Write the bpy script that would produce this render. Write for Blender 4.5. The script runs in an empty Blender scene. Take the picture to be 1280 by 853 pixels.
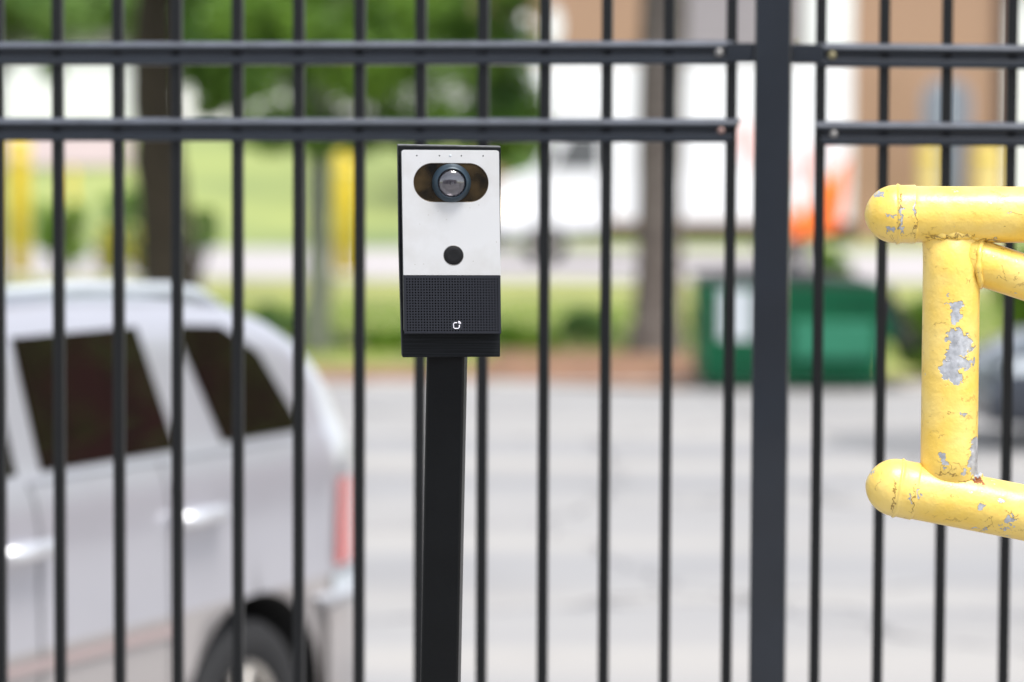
import bpy, bmesh, math, random
import numpy as np
from mathutils import Vector, Matrix
random.seed(7); rng = np.random.default_rng(7)
SC = bpy.context.scene
COL = SC.collection
R = math.radians

# ------------------------------------------------------------ camera, world, sun, exposure
FPX, CAM_H = 3733.0, 2.2                      # focal length in photo pixels, lens height in metres
PITCH, ROLL = math.atan(226 / FPX), 0.0046
cam = bpy.data.cameras.new('camera'); cam_o = bpy.data.objects.new('camera', cam); COL.objects.link(cam_o)
CM = Matrix.Rotation(math.pi / 2 - PITCH, 3, 'X') @ Matrix.Rotation(ROLL, 3, 'Z')
cam_o.matrix_world = Matrix.Translation((0, 0, CAM_H)) @ CM.to_4x4()
cam.sensor_width = 36; cam.lens = 105; cam.clip_start = 0.1; cam.clip_end = 2000
cam.dof.use_dof = True; cam.dof.focus_distance = 3.95; cam.dof.aperture_fstop = 2.75; cam.dof.aperture_blades = 0
SC.camera = cam_o

SUN_EL, SUN_AZ = R(64), R(150)                # azimuth clockwise from +Y: the sun stands behind the camera, to the right
w = bpy.data.worlds.new('World'); SC.world = w; w.use_nodes = True
nt = w.node_tree; nt.nodes.clear()
sky = nt.nodes.new('ShaderNodeTexSky'); sky.sky_type = 'NISHITA'; sky.sun_disc = False
sky.sun_elevation = SUN_EL; sky.sun_rotation = SUN_AZ
sky.air_density = 1.0; sky.dust_density = 1.0; sky.ozone_density = 1.0
hs = nt.nodes.new('ShaderNodeHueSaturation'); hs.inputs['Saturation'].default_value = 0.38
bg = nt.nodes.new('ShaderNodeBackground'); bg.inputs['Strength'].default_value = 0.15
wo = nt.nodes.new('ShaderNodeOutputWorld')
nt.links.new(sky.outputs[0], hs.inputs['Color']); nt.links.new(hs.outputs[0], bg.inputs[0]); nt.links.new(bg.outputs[0], wo.inputs[0])
sl = bpy.data.lights.new('sun', 'SUN'); sl.energy = 2.4; sl.angle = R(24); sl.color = (1.0, .96, .9)
so = bpy.data.objects.new('sun', sl); COL.objects.link(so)
sd = Vector((math.sin(SUN_AZ) * math.cos(SUN_EL), math.cos(SUN_AZ) * math.cos(SUN_EL), math.sin(SUN_EL)))
so.rotation_euler = sd.to_track_quat('Z', 'Y').to_euler(); so.location = sd * 30
SC.view_settings.view_transform = 'Standard'; SC.view_settings.look = 'None'
SC.view_settings.exposure = 0.92; SC.view_settings.gamma = 1
SC.cycles.use_denoising = True
SC.cycles.max_bounces = 8; SC.cycles.transparent_max_bounces = 12

def ray(px, py): return CM @ Vector(((px - 640) / FPX, -(py - 426.5) / FPX, -1))
def atY(px, py, Y):                           # world point at distance Y that appears at photo pixel px, py
    r = ray(px, py); return Vector((0, 0, CAM_H)) + r * (Y / r.y)

# ------------------------------------------------------------ materials
def mat(name, col=(.5, .5, .5), rough=.5, metal=0, var=0, vscale=5, col2=None, bump=0, bscale=50, coat=0, spec=.5, emit=0, detail=4):
    m = bpy.data.materials.new(name); m.use_nodes = True
    n = m.node_tree.nodes; l = m.node_tree.links; b = n['Principled BSDF']
    b.inputs['Base Color'].default_value = (*col, 1); b.inputs['Roughness'].default_value = rough
    b.inputs['Metallic'].default_value = metal; b.inputs['Coat Weight'].default_value = coat
    b.inputs['Specular IOR Level'].default_value = spec
    tc = n.new('ShaderNodeTexCoord')
    if var or col2:
        no = n.new('ShaderNodeTexNoise'); no.inputs['Scale'].default_value = vscale; no.inputs['Detail'].default_value = detail
        l.new(tc.outputs['Object'], no.inputs['Vector'])
        cr = n.new('ShaderNodeValToRGB'); c2 = col2 or tuple(c * (1 - var) for c in col)
        cr.color_ramp.elements[0].position = .35; cr.color_ramp.elements[1].position = .65
        cr.color_ramp.elements[0].color = (*c2, 1); cr.color_ramp.elements[1].color = (*col, 1)
        l.new(no.outputs[0], cr.inputs[0]); l.new(cr.outputs[0], b.inputs['Base Color'])
    if bump:
        nb = n.new('ShaderNodeTexNoise'); nb.inputs['Scale'].default_value = bscale; nb.inputs['Detail'].default_value = 5
        l.new(tc.outputs['Object'], nb.inputs['Vector'])
        bp = n.new('ShaderNodeBump'); bp.inputs['Strength'].default_value = bump; bp.inputs['Distance'].default_value = .002
        l.new(nb.outputs[0], bp.inputs['Height']); l.new(bp.outputs[0], b.inputs['Normal'])
    if emit:
        b.inputs['Emission Color'].default_value = (*col, 1); b.inputs['Emission Strength'].default_value = emit
    return m

M = {}
M['fence'] = mat('black_powder_coat', (.009, .0125, .019), .30, var=.2, vscale=9, bump=.12, bscale=260, spec=.5, coat=.3)
M['picket'] = mat('black_picket_coat', (.0035, .004, .0047), .42, var=.3, vscale=9, bump=.12, bscale=260, spec=.35)
M['rail_sheen'] = mat('sky_sheen_coat', (.085, .095, .12), .5, var=.3, vscale=30)  # paler coat for the rail tops: sky reflection put into the colour
M['post_black'] = mat('black_paint', (.003, .0035, .004), .34, var=.3, vscale=14, bump=.2, bscale=180, spec=.22)
M['steel'] = mat('zinc_steel', (.33, .32, .31), .45, .8, var=.3, vscale=120)
M['brass'] = mat('dull_brass', (.27, .24, .14), .5, .6, var=.3, vscale=120)
M['rust_screw'] = mat('reddish_zinc', (.45, .30, .27), .5, .5, var=.5, vscale=200)
M['asphalt_g'] = mat('lot_surface', (.30, .30, .31), .9, bump=.6, bscale=40)
M['rubber'] = mat('rubber', (.02, .02, .021), .8, bump=.3, bscale=90)
M['chrome'] = mat('chrome', (.82, .82, .84), .38, .8)
M['black_plastic'] = mat('black_plastic', (.014, .014, .016), .5, bump=.2, bscale=300)
M['dark_void'] = mat('wheel_well', (.008, .008, .008), .9)
M['silver'] = mat('silver_paint', (.52, .515, .555), .28, .45, coat=.8, var=.04, vscale=3)
M['taupe'] = mat('lower_two_tone', (.42, .39, .38), .38, .3, coat=.3)
M['navy'] = mat('dark_blue_grey_paint', (.035, .042, .058), .3, .3, coat=.7)
M['tint'] = mat('tinted_glass', (.010, .005, .005), .03, 0, spec=.8)
M['truck_glass'] = mat('grey_truck_glass', (.10, .105, .11), .15)
M['red_lens'] = mat('red_lamp_lens', (.60, .09, .08), .15, coat=.8)
M['alloy'] = mat('alloy_rim', (.55, .52, .48), .35, .6)
M['molding'] = mat('pink_grey_molding', (.38, .30, .29), .4)
M['white_p'] = mat('white_truck_paint', (.80, .81, .83), .4, var=.06, vscale=1.2, coat=.2)
M['orange'] = mat('orange_decal', (.92, .24, .02), .4, col2=(.85, .12, .03), vscale=3)
M['amber'] = mat('lit_headlamp', (1.0, .82, .60), .3, emit=2.5)
M['green'] = mat('green_dumpster_paint', (.002, .105, .043), .6, spec=.25, var=.3, vscale=2.5, bump=.4, bscale=14)
M['green_lt'] = mat('faded_green_label', (.03, .19, .11), .6, spec=.25, var=.15, vscale=5)
M['label_w'] = mat('white_vinyl', (.52, .56, .59), .5, var=.08, vscale=5)
M['yellow_post'] = mat('yellow_sleeve', (.82, .58, .02), .5, var=.15, vscale=4)
M['yellow_door'] = mat('pale_yellow_column', (.56, .43, .14), .6, var=.1, vscale=3)
M['brick'] = mat('tan_brick', (.37, .235, .155), .85, vscale=9, col2=(.30, .18, .12))
M['unseen_redbrick'] = mat('unseen_red_brick', (.16, .055, .04), .85, var=.3, vscale=9)
M['mortar'] = mat('mortar', (.42, .33, .25), .9)
M['white_wall'] = mat('white_siding', (.78, .79, .80), .7, var=.05, vscale=1.5)
M['grey_siding'] = mat('mauve_grey_siding', (.30, .27, .29), .7, var=.1, vscale=1)
M['brown'] = mat('dark_brown_trim', (.07, .035, .028), .6)
M['win_blue'] = mat('window_glass', (.19, .22, .27), .12, spec=.8)
M['roof'] = mat('roof_shingle', (.12, .11, .11), .9, var=.3, vscale=20)
M['bark'] = mat('brown_bark', (.038, .027, .017), .95, col2=(.014, .011, .007), vscale=14, bump=1, bscale=20)
M['bark_g'] = mat('grey_bark', (.155, .135, .12), .95, col2=(.085, .07, .062), vscale=10, bump=1, bscale=20)
M['bark_l'] = mat('pale_grey_green_bark', (.20, .22, .17), .95, col2=(.11, .12, .09), vscale=6, bump=1, bscale=20)
M['flower_y'] = mat('yellow_petals', (.85, .66, .10), .7, var=.3, vscale=20)
M['concrete'] = mat('concrete', (.47, .45, .44), .9, var=.12, vscale=2, bump=.5, bscale=30)
M['road'] = mat('road_surface', (.44, .41, .41), .9, var=.1, vscale=.6)
M['dirt'] = mat('dry_dirt', (.30, .23, .16), .95, col2=(.20, .14, .09), vscale=1.3, bump=1, bscale=20)
M['mulch'] = mat('pine_straw', (.27, .145, .08), .95, col2=(.17, .085, .05), vscale=3, bump=1, bscale=20)
M['grass'] = mat('lawn', (.34, .35, .09), .95, col2=(.17, .19, .06), vscale=.8, bump=1, bscale=25, detail=8)
M['lawn_hi'] = mat('bright_lawn', (.30, .345, .105), .95, col2=(.16, .215, .075), vscale=.11, bump=1, bscale=25, detail=8)
M['patch'] = mat('darker_patch', (.21, .21, .213), .9, var=.2, vscale=3, bump=.6, bscale=40)
M['drive'] = mat('pinkish_driveway', (.42, .34, .32), .9, var=.1, vscale=1)

def leaf_mat(name, c1, c2):
    m = bpy.data.materials.new(name); m.use_nodes = True; n = m.node_tree.nodes; l = m.node_tree.links
    b = n['Principled BSDF']; b.inputs['Roughness'].default_value = .5
    tc = n.new('ShaderNodeTexCoord'); no = n.new('ShaderNodeTexNoise'); no.inputs['Scale'].default_value = 1.6; no.inputs['Detail'].default_value = 6
    cr = n.new('ShaderNodeValToRGB'); cr.color_ramp.elements[0].position = .38; cr.color_ramp.elements[1].position = .62
    cr.color_ramp.elements[0].color = (*c1, 1); cr.color_ramp.elements[1].color = (*c2, 1)
    l.new(tc.outputs['Object'], no.inputs['Vector']); l.new(no.outputs[0], cr.inputs[0]); l.new(cr.outputs[0], b.inputs['Base Color'])
    t = n.new('ShaderNodeBsdfTranslucent'); l.new(cr.outputs[0], t.inputs[0])
    mx = n.new('ShaderNodeMixShader'); mx.inputs[0].default_value = .38
    l.new(b.outputs[0], mx.inputs[1]); l.new(t.outputs[0], mx.inputs[2]); l.new(mx.outputs[0], n['Material Output'].inputs[0])
    return m
M['leaf_dark'] = leaf_mat('dark_leaves', (.045, .120, .012), (.23, .40, .05))
M['leaf_mid'] = leaf_mat('mid_leaves', (.07, .17, .025), (.22, .38, .06))
M['leaf_pale'] = leaf_mat('pale_leaves', (.14, .27, .07), (.30, .46, .15))
M['leaf_lime'] = leaf_mat('lime_leaves', (.10, .22, .01), (.22, .36, .03))

# lot surface: worn grey with pale dusty bands
def lot_material():
    m = M['asphalt_g']; n = m.node_tree.nodes; l = m.node_tree.links; b = n['Principled BSDF']
    tc = n.new('ShaderNodeTexCoord'); mp = n.new('ShaderNodeMapping'); mp.inputs['Scale'].default_value = (.12, .9, 1)
    l.new(tc.outputs['Object'], mp.inputs[0])
    n1 = n.new('ShaderNodeTexNoise'); n1.inputs['Scale'].default_value = .8; n1.inputs['Detail'].default_value = 3; l.new(mp.outputs[0], n1.inputs['Vector'])
    n2 = n.new('ShaderNodeTexNoise'); n2.inputs['Scale'].default_value = 60; n2.inputs['Detail'].default_value = 3; l.new(tc.outputs['Object'], n2.inputs['Vector'])
    r1 = n.new('ShaderNodeValToRGB'); r1.color_ramp.elements[0].position = .4; r1.color_ramp.elements[1].position = .62
    r1.color_ramp.elements[0].color = (.355, .353, .360, 1); r1.color_ramp.elements[1].color = (.455, .435, .415, 1)
    l.new(n1.outputs[0], r1.inputs[0])
    mx = n.new('ShaderNodeMixRGB'); mx.blend_type = 'MULTIPLY'; mx.inputs[0].default_value = .45
    vc = n.new('ShaderNodeTexVoronoi'); vc.feature = 'DISTANCE_TO_EDGE'; vc.inputs['Scale'].default_value = .33
    n3 = n.new('ShaderNodeTexNoise'); n3.inputs['Scale'].default_value = 2.5; n3.inputs['Detail'].default_value = 6; l.new(tc.outputs['Object'], n3.inputs['Vector'])
    ad = n.new('ShaderNodeMixRGB'); ad.blend_type = 'ADD'; ad.inputs[0].default_value = .5; l.new(tc.outputs['Object'], ad.inputs[1]); l.new(n3.outputs[1], ad.inputs[2]); l.new(ad.outputs[0], vc.inputs['Vector'])
    lt = n.new('ShaderNodeMath'); lt.operation = 'LESS_THAN'; lt.inputs[1].default_value = .005; l.new(vc.outputs['Distance'], lt.inputs[0])
    n4 = n.new('ShaderNodeTexNoise'); n4.inputs['Scale'].default_value = .55; n4.inputs['Detail'].default_value = 5; l.new(tc.outputs['Object'], n4.inputs['Vector'])
    r4 = n.new('ShaderNodeValToRGB'); r4.color_ramp.elements[0].position = .34; r4.color_ramp.elements[1].position = .5; r4.color_ramp.elements[0].color = (.90, .90, .905, 1); r4.color_ramp.elements[1].color = (1, 1, 1, 1); l.new(n4.outputs[0], r4.inputs[0])
    ms = n.new('ShaderNodeMixRGB'); ms.blend_type = 'MULTIPLY'; ms.inputs[0].default_value = 1; l.new(r1.outputs[0], ms.inputs[1]); l.new(r4.outputs[0], ms.inputs[2])
    mk = n.new('ShaderNodeMixRGB'); l.new(lt.outputs[0], mk.inputs[0]); l.new(ms.outputs[0], mk.inputs[1]); mk.inputs[2].default_value = (.16, .16, .162, 1)
    l.new(mk.outputs[0], mx.inputs[1]); l.new(n2.outputs[0], mx.inputs[2]); l.new(mx.outputs[0], b.inputs['Base Color'])
lot_material()

# ------------------------------------------------------------ mesh helpers
class MB:
    def __init__(s): s.v = []; s.f = []; s.sm = []; s.mi = []
    def add(s, vs, fs, smooth=False, mi=0):
        o = len(s.v); s.v += [tuple(v) for v in vs]; s.f += [[i + o for i in f] for f in fs]
        s.sm += [smooth] * len(fs); s.mi += [mi] * len(fs); return s
    def box(s, x0, x1, y0, y1, z0, z1, mi=0):
        vs = [(x, y, z) for x in (x0, x1) for y in (y0, y1) for z in (z0, z1)]
        return s.add(vs, [(0, 1, 3, 2), (4, 6, 7, 5), (0, 4, 5, 1), (2, 3, 7, 6), (0, 2, 6, 4), (1, 5, 7, 3)], mi=mi)
    def tube(s, pts, rad, n=16, caps=True, smooth=True, mi=0, ref=None):
        pts = [Vector(p) for p in pts]; rs = rad if isinstance(rad, (list, tuple)) else [rad] * len(pts)
        t0 = (pts[1] - pts[0]).normalized(); ref = Vector(ref) if ref else (Vector((0, 1, 0)) if abs(t0.y) < .8 else Vector((1, 0, 0)))
        a = t0.cross(ref).normalized(); vs = []
        for i, p in enumerate(pts):
            t = (pts[min(i + 1, len(pts) - 1)] - pts[max(i - 1, 0)]).normalized()
            a = (a - t * a.dot(t)).normalized(); b = t.cross(a)
            for k in range(n):
                q = 2 * math.pi * k / n; vs.append(p + (a * math.cos(q) + b * math.sin(q)) * rs[i])
        fs = [(i * n + k, i * n + (k + 1) % n, (i + 1) * n + (k + 1) % n, (i + 1) * n + k) for i in range(len(pts) - 1) for k in range(n)]
        s.add(vs, fs, smooth, mi)
        if caps:
            o = len(s.v) - len(vs); L = len(pts) - 1
            s.f.append([o + k for k in reversed(range(n))]); s.f.append([o + L * n + k for k in range(n)]); s.sm += [False] * 2; s.mi += [mi] * 2
        return s
    def lathe(s, prof, n=32, axis='y', c=(0, 0, 0), smooth=True, mi=0):   # prof: (radius, along axis)
        vs = []
        for r, h in prof:
            for k in range(n):
                q = 2 * math.pi * k / n; u, v = r * math.cos(q), r * math.sin(q)
                p = (u, h, v) if axis == 'y' else ((u, v, h) if axis == 'z' else (h, u, v))
                vs.append((p[0] + c[0], p[1] + c[1], p[2] + c[2]))
        fs = [(i * n + k, i * n + (k + 1) % n, (i + 1) * n + (k + 1) % n, (i + 1) * n + k) for i in range(len(prof) - 1) for k in range(n)]
        return s.add(vs, fs, smooth, mi)
    def prism(s, poly, y0, y1, mi=0):           # poly in x, z; extruded along y
        n = len(poly); vs = [(x, y0, z) for x, z in poly] + [(x, y1, z) for x, z in poly]
        fs = [[i, (i + 1) % n, n + (i + 1) % n, n + i] for i in range(n)] + [list(range(n))[::-1], list(range(n, 2 * n))]
        return s.add(vs, fs, mi=mi)
    def grid(s, P, smooth=True, mi=0):
        n, m_ = len(P), len(P[0]); vs = [p for row in P for p in row]
        return s.add(vs, [(i * m_ + j, i * m_ + j + 1, (i + 1) * m_ + j + 1, (i + 1) * m_ + j) for i in range(n - 1) for j in range(m_ - 1)], smooth, mi)
    def build(s, name, mats, parent=None, loc=(0, 0, 0), bevel=0, seg=2, fix=True):
        me = bpy.data.meshes.new(name); me.from_pydata(s.v, [], s.f)
        for i, p in enumerate(me.polygons): p.use_smooth = s.sm[i]; p.material_index = s.mi[i]
        for mm in (mats if isinstance(mats, (list, tuple)) else [mats]): me.materials.append(mm)
        if fix:
            bm = bmesh.new(); bm.from_mesh(me)
            bmesh.ops.remove_doubles(bm, verts=bm.verts, dist=1e-6)
            bmesh.ops.recalc_face_normals(bm, faces=bm.faces); bm.to_mesh(me); bm.free()
        me.update()
        o = bpy.data.objects.new(name, me); COL.objects.link(o); o.location = loc
        if parent: o.parent = parent
        if bevel:
            b = o.modifiers.new('bevel', 'BEVEL'); b.width = bevel; b.segments = seg; b.limit_method = 'ANGLE'; b.angle_limit = R(35)
            b.harden_normals = False
            for p in me.polygons: p.use_smooth = True
            sm_ = o.modifiers.new('wn', 'WEIGHTED_NORMAL'); sm_.keep_sharp = False
        return o

def empty(name, loc, label, cat, group=None, rz=0):
    o = bpy.data.objects.new(name, None); COL.objects.link(o); o.location = loc; o.rotation_euler = (0, 0, rz)
    o.empty_display_size = .1; o['label'] = label; o['category'] = cat
    if group: o['group'] = group
    return o
def tag(o, label, cat, group=None):
    o['label'] = label; o['category'] = cat
    if group: o['group'] = group
    return o
def struct(o): o['kind'] = 'structure'; return o
def stuff(o): o['kind'] = 'stuff'; return o

# ------------------------------------------------------------ ground and terrain
def ground_y(py): return CAM_H * FPX / (py - 200)
LOT_END = ground_y(482)
def hill(x, y):
    s = min(max((y - 74) / 42, 0), 1); s = s * s * (3 - 2 * s)
    a = min(max((3.0 - x) / 5, 0), 1); a = a * a * (3 - 2 * a)
    return 3.3 * s * a
g = MB(); xs = [-900, -300, -120] + list(np.arange(-60, 61, 2.5)) + [120, 300, 900]; ys = [-300, -60, 0, 40, 60] + list(np.arange(72, 124, 2.0)) + [160, 300, 900, 1800]
g.grid([[(x, y, hill(x, y) - .012) for x in xs] for y in ys])
struct(g.build('ground', M['lawn_hi']))
def sheet(name, m, x0, x1, y0, y1, z):
    b = MB(); b.add([(x0, y0, z), (x1, y0, z), (x1, y1, z), (x0, y1, z)], [(0, 1, 2, 3)]); return struct(b.build(name, m, fix=False))
sheet('parking_lot', M['asphalt_g'], -70, 70, -50, LOT_END, 0)
sheet('grass_verge', M['grass'], -70, 70, LOT_END + .15, 54.5, .004)
sheet('road', M['road'], -140, 140, 55, 74, .0)
# kerb of short stones along the far edge of the lot
kb = None
kroot = empty('kerb', (0, LOT_END, 0), 'low pale concrete kerb along the far edge of the lot', 'kerb')
for i in range(36):
    x = -11 + i * .62
    if kb is None:
        kb = MB().box(-.305, .305, 0, .14, -.02, .035).build('kerb_stone', M['concrete'], kroot, bevel=.012); o = kb
    else: o = kb.copy(); COL.objects.link(o); o.parent = kroot
    o.location = (x, 0, random.uniform(-.006, .004))
# mulch beds: irregular outlines
def blob_sheet(name, m, cx, cy, rx, ry, z, seed):
    rr = random.Random(seed); b = MB(); n = 40; ph = [rr.uniform(0, 6) for _ in range(4)]
    pts = []
    for k in range(n):
        a = 2 * math.pi * k / n; f = 1 + .12 * math.sin(3 * a + ph[0]) + .07 * math.sin(7 * a + ph[1])
        pts.append((cx + rx * f * math.cos(a), cy + ry * f * math.sin(a), z))
    b.add([(cx, cy, z + .03)] + pts, [(0, 1 + k, 1 + (k + 1) % n) for k in range(n)]); return b.build(name, m, fix=False)
struct(blob_sheet('mulch_bed', M['mulch'], 1.35, LOT_END + 2.7, 1.8, 2.9, .02, 1))
struct(blob_sheet('mulch_bed', M['mulch'], -1.9, LOT_END + 1.25, 2.2, 1.1, .02, 2))
struct(blob_sheet('mulch_bed', M['mulch'], -1.4, 36.0, .6, 1.1, .02, 5))
struct(sheet('dirt_strip', M['dirt'], -40, 40, LOT_END + .15, LOT_END + 1.0, .009))
struct(blob_sheet('darker_patch', M['patch'], 3.7, 23.3, 1.35, 1.1, .004, 3))  # darker grey area of the lot around the nose of the dark car
# driveway on the hill at the left
d = MB(); P = []
for i in range(12):
    y = 97 + i * 1.6
    c = -13.6 - (y - 97) * .13 - 1.2
    P.append([(c + dx, y, hill(c + dx, y) + .05) for dx in (-2.6, -1, .8, 2.4)])
d.grid(P); struct(d.build('driveway', M['drive'], fix=False))

# short grass blades on the verge
def blades(n, x0, x1, y0, y1, h):
    x = rng.uniform(x0, x1, n); y = rng.uniform(y0, y1, n); a = rng.uniform(0, 6.28, n); hh = h * rng.uniform(.5, 1.4, n)
    wv = .016; dx, dy = np.cos(a) * wv, np.sin(a) * wv; lean = rng.normal(0, .03, (n, 2))
    v = np.empty((n, 3, 3)); v[:, 0] = np.c_[x - dx, y - dy, np.zeros(n)]; v[:, 1] = np.c_[x + dx, y + dy, np.zeros(n)]; v[:, 2] = np.c_[x + lean[:, 0], y + lean[:, 1], hh]
    me = bpy.data.meshes.new('grass'); me.from_pydata(v.reshape(-1, 3).tolist(), [], np.arange(3 * n).reshape(-1, 3).tolist()); me.materials.append(M['leaf_lime'])
    o = bpy.data.objects.new('grass', me); COL.objects.link(o); o.location.z = .004
    return o
gr = tag(stuff(blades(16000, -6, 8, LOT_END + 3.2, 46, .05)), 'short yellow-green grass on the verge beyond the lot', 'grass')

# ------------------------------------------------------------ trees and shrubs
def leaves_mesh(centers, n_per, spread, size, name, m, parent):
    cs = np.array([c[:3] for c in centers]); rs = np.array([c[3] if len(c) > 3 else spread for c in centers]); k = len(cs); N = k * n_per
    d = rng.normal(0, 1, (N, 3)); d /= np.linalg.norm(d, axis=1)[:, None]; d *= (rng.uniform(0, 1, N) ** .45)[:, None]
    p = np.repeat(cs, n_per, 0) + d * np.repeat(rs, n_per)[:, None] * np.array([1, 1, .75])
    u = rng.normal(0, 1, (N, 3)); u /= np.linalg.norm(u, axis=1)[:, None]; t = rng.normal(0, 1, (N, 3)); v_ = np.cross(u, t); v_ /= np.linalg.norm(v_, axis=1)[:, None]
    s = size * rng.uniform(.6, 1.3, N)[:, None]
    V = np.stack([p - u * s, p - v_ * s * .42, p + u * s, p + v_ * s * .42], 1).reshape(-1, 3)
    me = bpy.data.meshes.new(name); me.from_pydata(V.tolist(), [], np.arange(4 * N).reshape(-1, 4).tolist()); me.materials.append(m)
    o = bpy.data.objects.new(name, me); COL.objects.link(o); o.parent = parent; return o
def tree(name, base, trunk_pts, radii, crown, label, m_bark, m_leaf, n_per=260, size=.06, group=None, limbs=6, seed=1):
    rr = random.Random(seed)
    t = empty(name, base, label, 'tree', group); b = MB()
    pts = []; rs = []
    for i in range(len(trunk_pts) - 1):
        a, c = Vector(trunk_pts[i]), Vector(trunk_pts[i + 1])
        for q in range(6):
            f = q / 6; pts.append(a.lerp(c, f) + Vector((rr.uniform(-.015, .015), rr.uniform(-.015, .015), 0))); rs.append((radii[i] * (1 - f) + radii[i + 1] * f) * rr.uniform(.95, 1.05))
    pts.append(Vector(trunk_pts[-1])); rs.append(radii[-1])
    b.tube(pts, rs, 14)
    top = Vector(trunk_pts[-1]); mid = Vector(trunk_pts[-2])
    for k in range(limbs):
        c = Vector(crown[rr.randrange(len(crown))][:3]); s = mid.lerp(top, rr.uniform(.2, 1)); m1 = s.lerp(c, .5) + Vector((0, 0, .25))
        b.tube([s, s.lerp(m1, .5), m1, c], [radii[-1] * .8, radii[-1] * .6, radii[-1] * .4, .015], 8)
    b.build('trunk', m_bark, t)
    leaves_mesh(crown, n_per, .4, size, 'crown', m_leaf, t)
    return t
def cloud(c, r, n, cr, seed, zmin=None, xmin=None):
    rr = random.Random(seed); out = []
    while len(out) < n:
        p = [rr.uniform(-1, 1) for _ in range(3)]
        if .15 < sum(q * q for q in p) < 1:
            q = (c[0] + p[0] * r[0], c[1] + p[1] * r[1], c[2] + p[2] * r[2])
            if (zmin is None or q[2] > zmin) and (xmin is None or q[0] > xmin): out.append((*q, cr * rr.uniform(.7, 1.3)))
    return out
# thin pale trunk with the big dark crown (left of centre)
Bx = atY(397, 400, 34).x
tree('shade_tree', (Bx, 34, 0), [(0, 0, -.1), (.02, 0, 1.2), (.0, 0, 2.6), (.25, 0, 4.2)], [.17, .135, .12, .07],
     cloud((.55, .2, 3.85), (1.75, 1.4, 1.25), 84, .40, 11, zmin=2.72) + [(x_ * .01, random.uniform(-.3, .3), 2.36 + .22 * abs(math.sin(x_ * .07)), .25) for x_ in range(-80, 210, 16)] + [(2.2, 0, 3.2, .32), (2.35, .1, 2.95, .28), (2.25, -.1, 2.72, .22), (1.95, .2, 2.5, .2), (2.25, 0, 3.55, .3), (2.3, 0, 2.45, .22), (2.45, .1, 2.75, .18), (2.1, .1, 2.3, .2), (.2, 0, 2.62, .3), (.55, .1, 2.55, .28), (1.15, 0, 2.6, .3), (1.55, 0, 2.7, .3), (-.45, .1, 2.65, .28), (2.0, 0, 3.35, .35), (2.05, .1, 3.05, .28), (1.75, 0, 3.2, .35), (1.85, .1, 3.0, .3), (1.9, 0, 2.75, .26), (-.7, 0, 3.0, .3), (-.2, 0, 2.75, .3), (.9, .1, 2.72, .3), (1.3, 0, 2.85, .3)],
     'slim grey-green trunk under a low dark leafy crown, left of the post', M['bark_l'], M['leaf_dark'], 210, .065, seed=3)
# dark brown trunk behind the silver car
Ax = atY(197, 200, 38).x
tree('shade_tree', (Ax, 38, 0), [(.25, 0, -.1), (.14, 0, .9), (.0, 0, 2.2), (-.05, 0, 3.6), (0, 0, 5.5)], [.46, .36, .31, .29, .2],
     cloud((-.2, 0, 6.6), (3.2, 2.6, 1.7), 80, .55, 5) + cloud((.9, 1.2, 4.0), (1.3, .6, 1.0), 26, .42, 8, zmin=2.95) + [(.42, .8, 3.35, .3), (.62, .8, 3.1, .28), (.85, .8, 3.3, .28), (.55, .9, 2.85, .2), (.9, .9, 2.95, .22)],
     'thick dark brown trunk rising behind the roof of the silver car', M['bark'], M['leaf_mid'], 240, .07, seed=5)
# bright foliage in the upper left corner
tree('shade_tree', (-8.2, 47, 0), [(0, 0, -.1), (0, 0, 2), (.1, 0, 4.5)], [.2, .16, .12],
     cloud((1.0, 0, 5.1), (2.4, 1.5, 1.2), 120, .48, 21, zmin=4.2) + [(.95, 0, 4.05, .3), (.95, 0, 3.75, .22), (.97, 0, 3.5, .16)],
     'light green leafy tree hanging over the upper left corner', M['bark'], M['leaf_pale'], 240, .075, seed=9)
# grey trunk right of centre
Cx = atY(823, 300, 34).x
tree('shade_tree', (Cx, 34, 0), [(-.02, 0, -.1), (.0, 0, .5), (.0, 0, 2.2), (.06, 0, 4.2), (.1, 0, 5.4)], [.36, .265, .25, .27, .2],
     cloud((.2, 0, 7.0), (3.0, 2.4, 1.6), 70, .55, 31, zmin=5.6),
     'bare grey trunk standing in front of the white truck', M['bark_g'], M['leaf_mid'], 220, .07, seed=13)
# trees far beyond on the hill
for i, (x, y, s, lab) in enumerate([(-28, 128, 1.0, 'rounded tree on the hill behind the white building, far left'), (-11.5, 126, 1.2, 'tall tree on the hill behind the dark brown trunk'),
                                   (-6.0, 132, 1.05, 'tree on the hill behind the dark leafy crown'), (-1.0, 126, .95, 'tree on the hill directly behind the intercom'),
                                   (-20, 130, 1.1, 'spreading tree on the hill behind the middle of the white building'), (-15.5, 128, 1.0, 'tree on the hill behind the right end of the white building'), (-8.6, 129, 1.1, 'tree on the hill just right of the dark brown trunk')]):
    tree('hill_tree', (x, y, 3.2), [(0, 0, -.1), (0, 0, 2), (0, 0, 4 * s)], [.3, .25, .15], cloud((0, 0, 5.6 * s), (3.6 * s, 2.6, 3.6 * s), 46, 1.1, 50 + i), lab, M['bark'], M['leaf_mid'], 150, .2, 'trees on the far hill', seed=60 + i)
tree('shade_tree', (10.9, 17.0, 0), [(0, 0, -.1), (0, 0, 1.5), (.1, 0, 3.6)], [.22, .18, .12], cloud((0, 0, 5.2), (2.2, 2.2, 1.8), 45, .55, 77, zmin=4.0),  # added tree, out of view
     'unseen leafy tree added out to the right of the lot, mirrored in the silver car windows', M['bark'], M['leaf_mid'], 160, .10, seed=78)  # out of view, added to vary the reflections in the car windows
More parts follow.
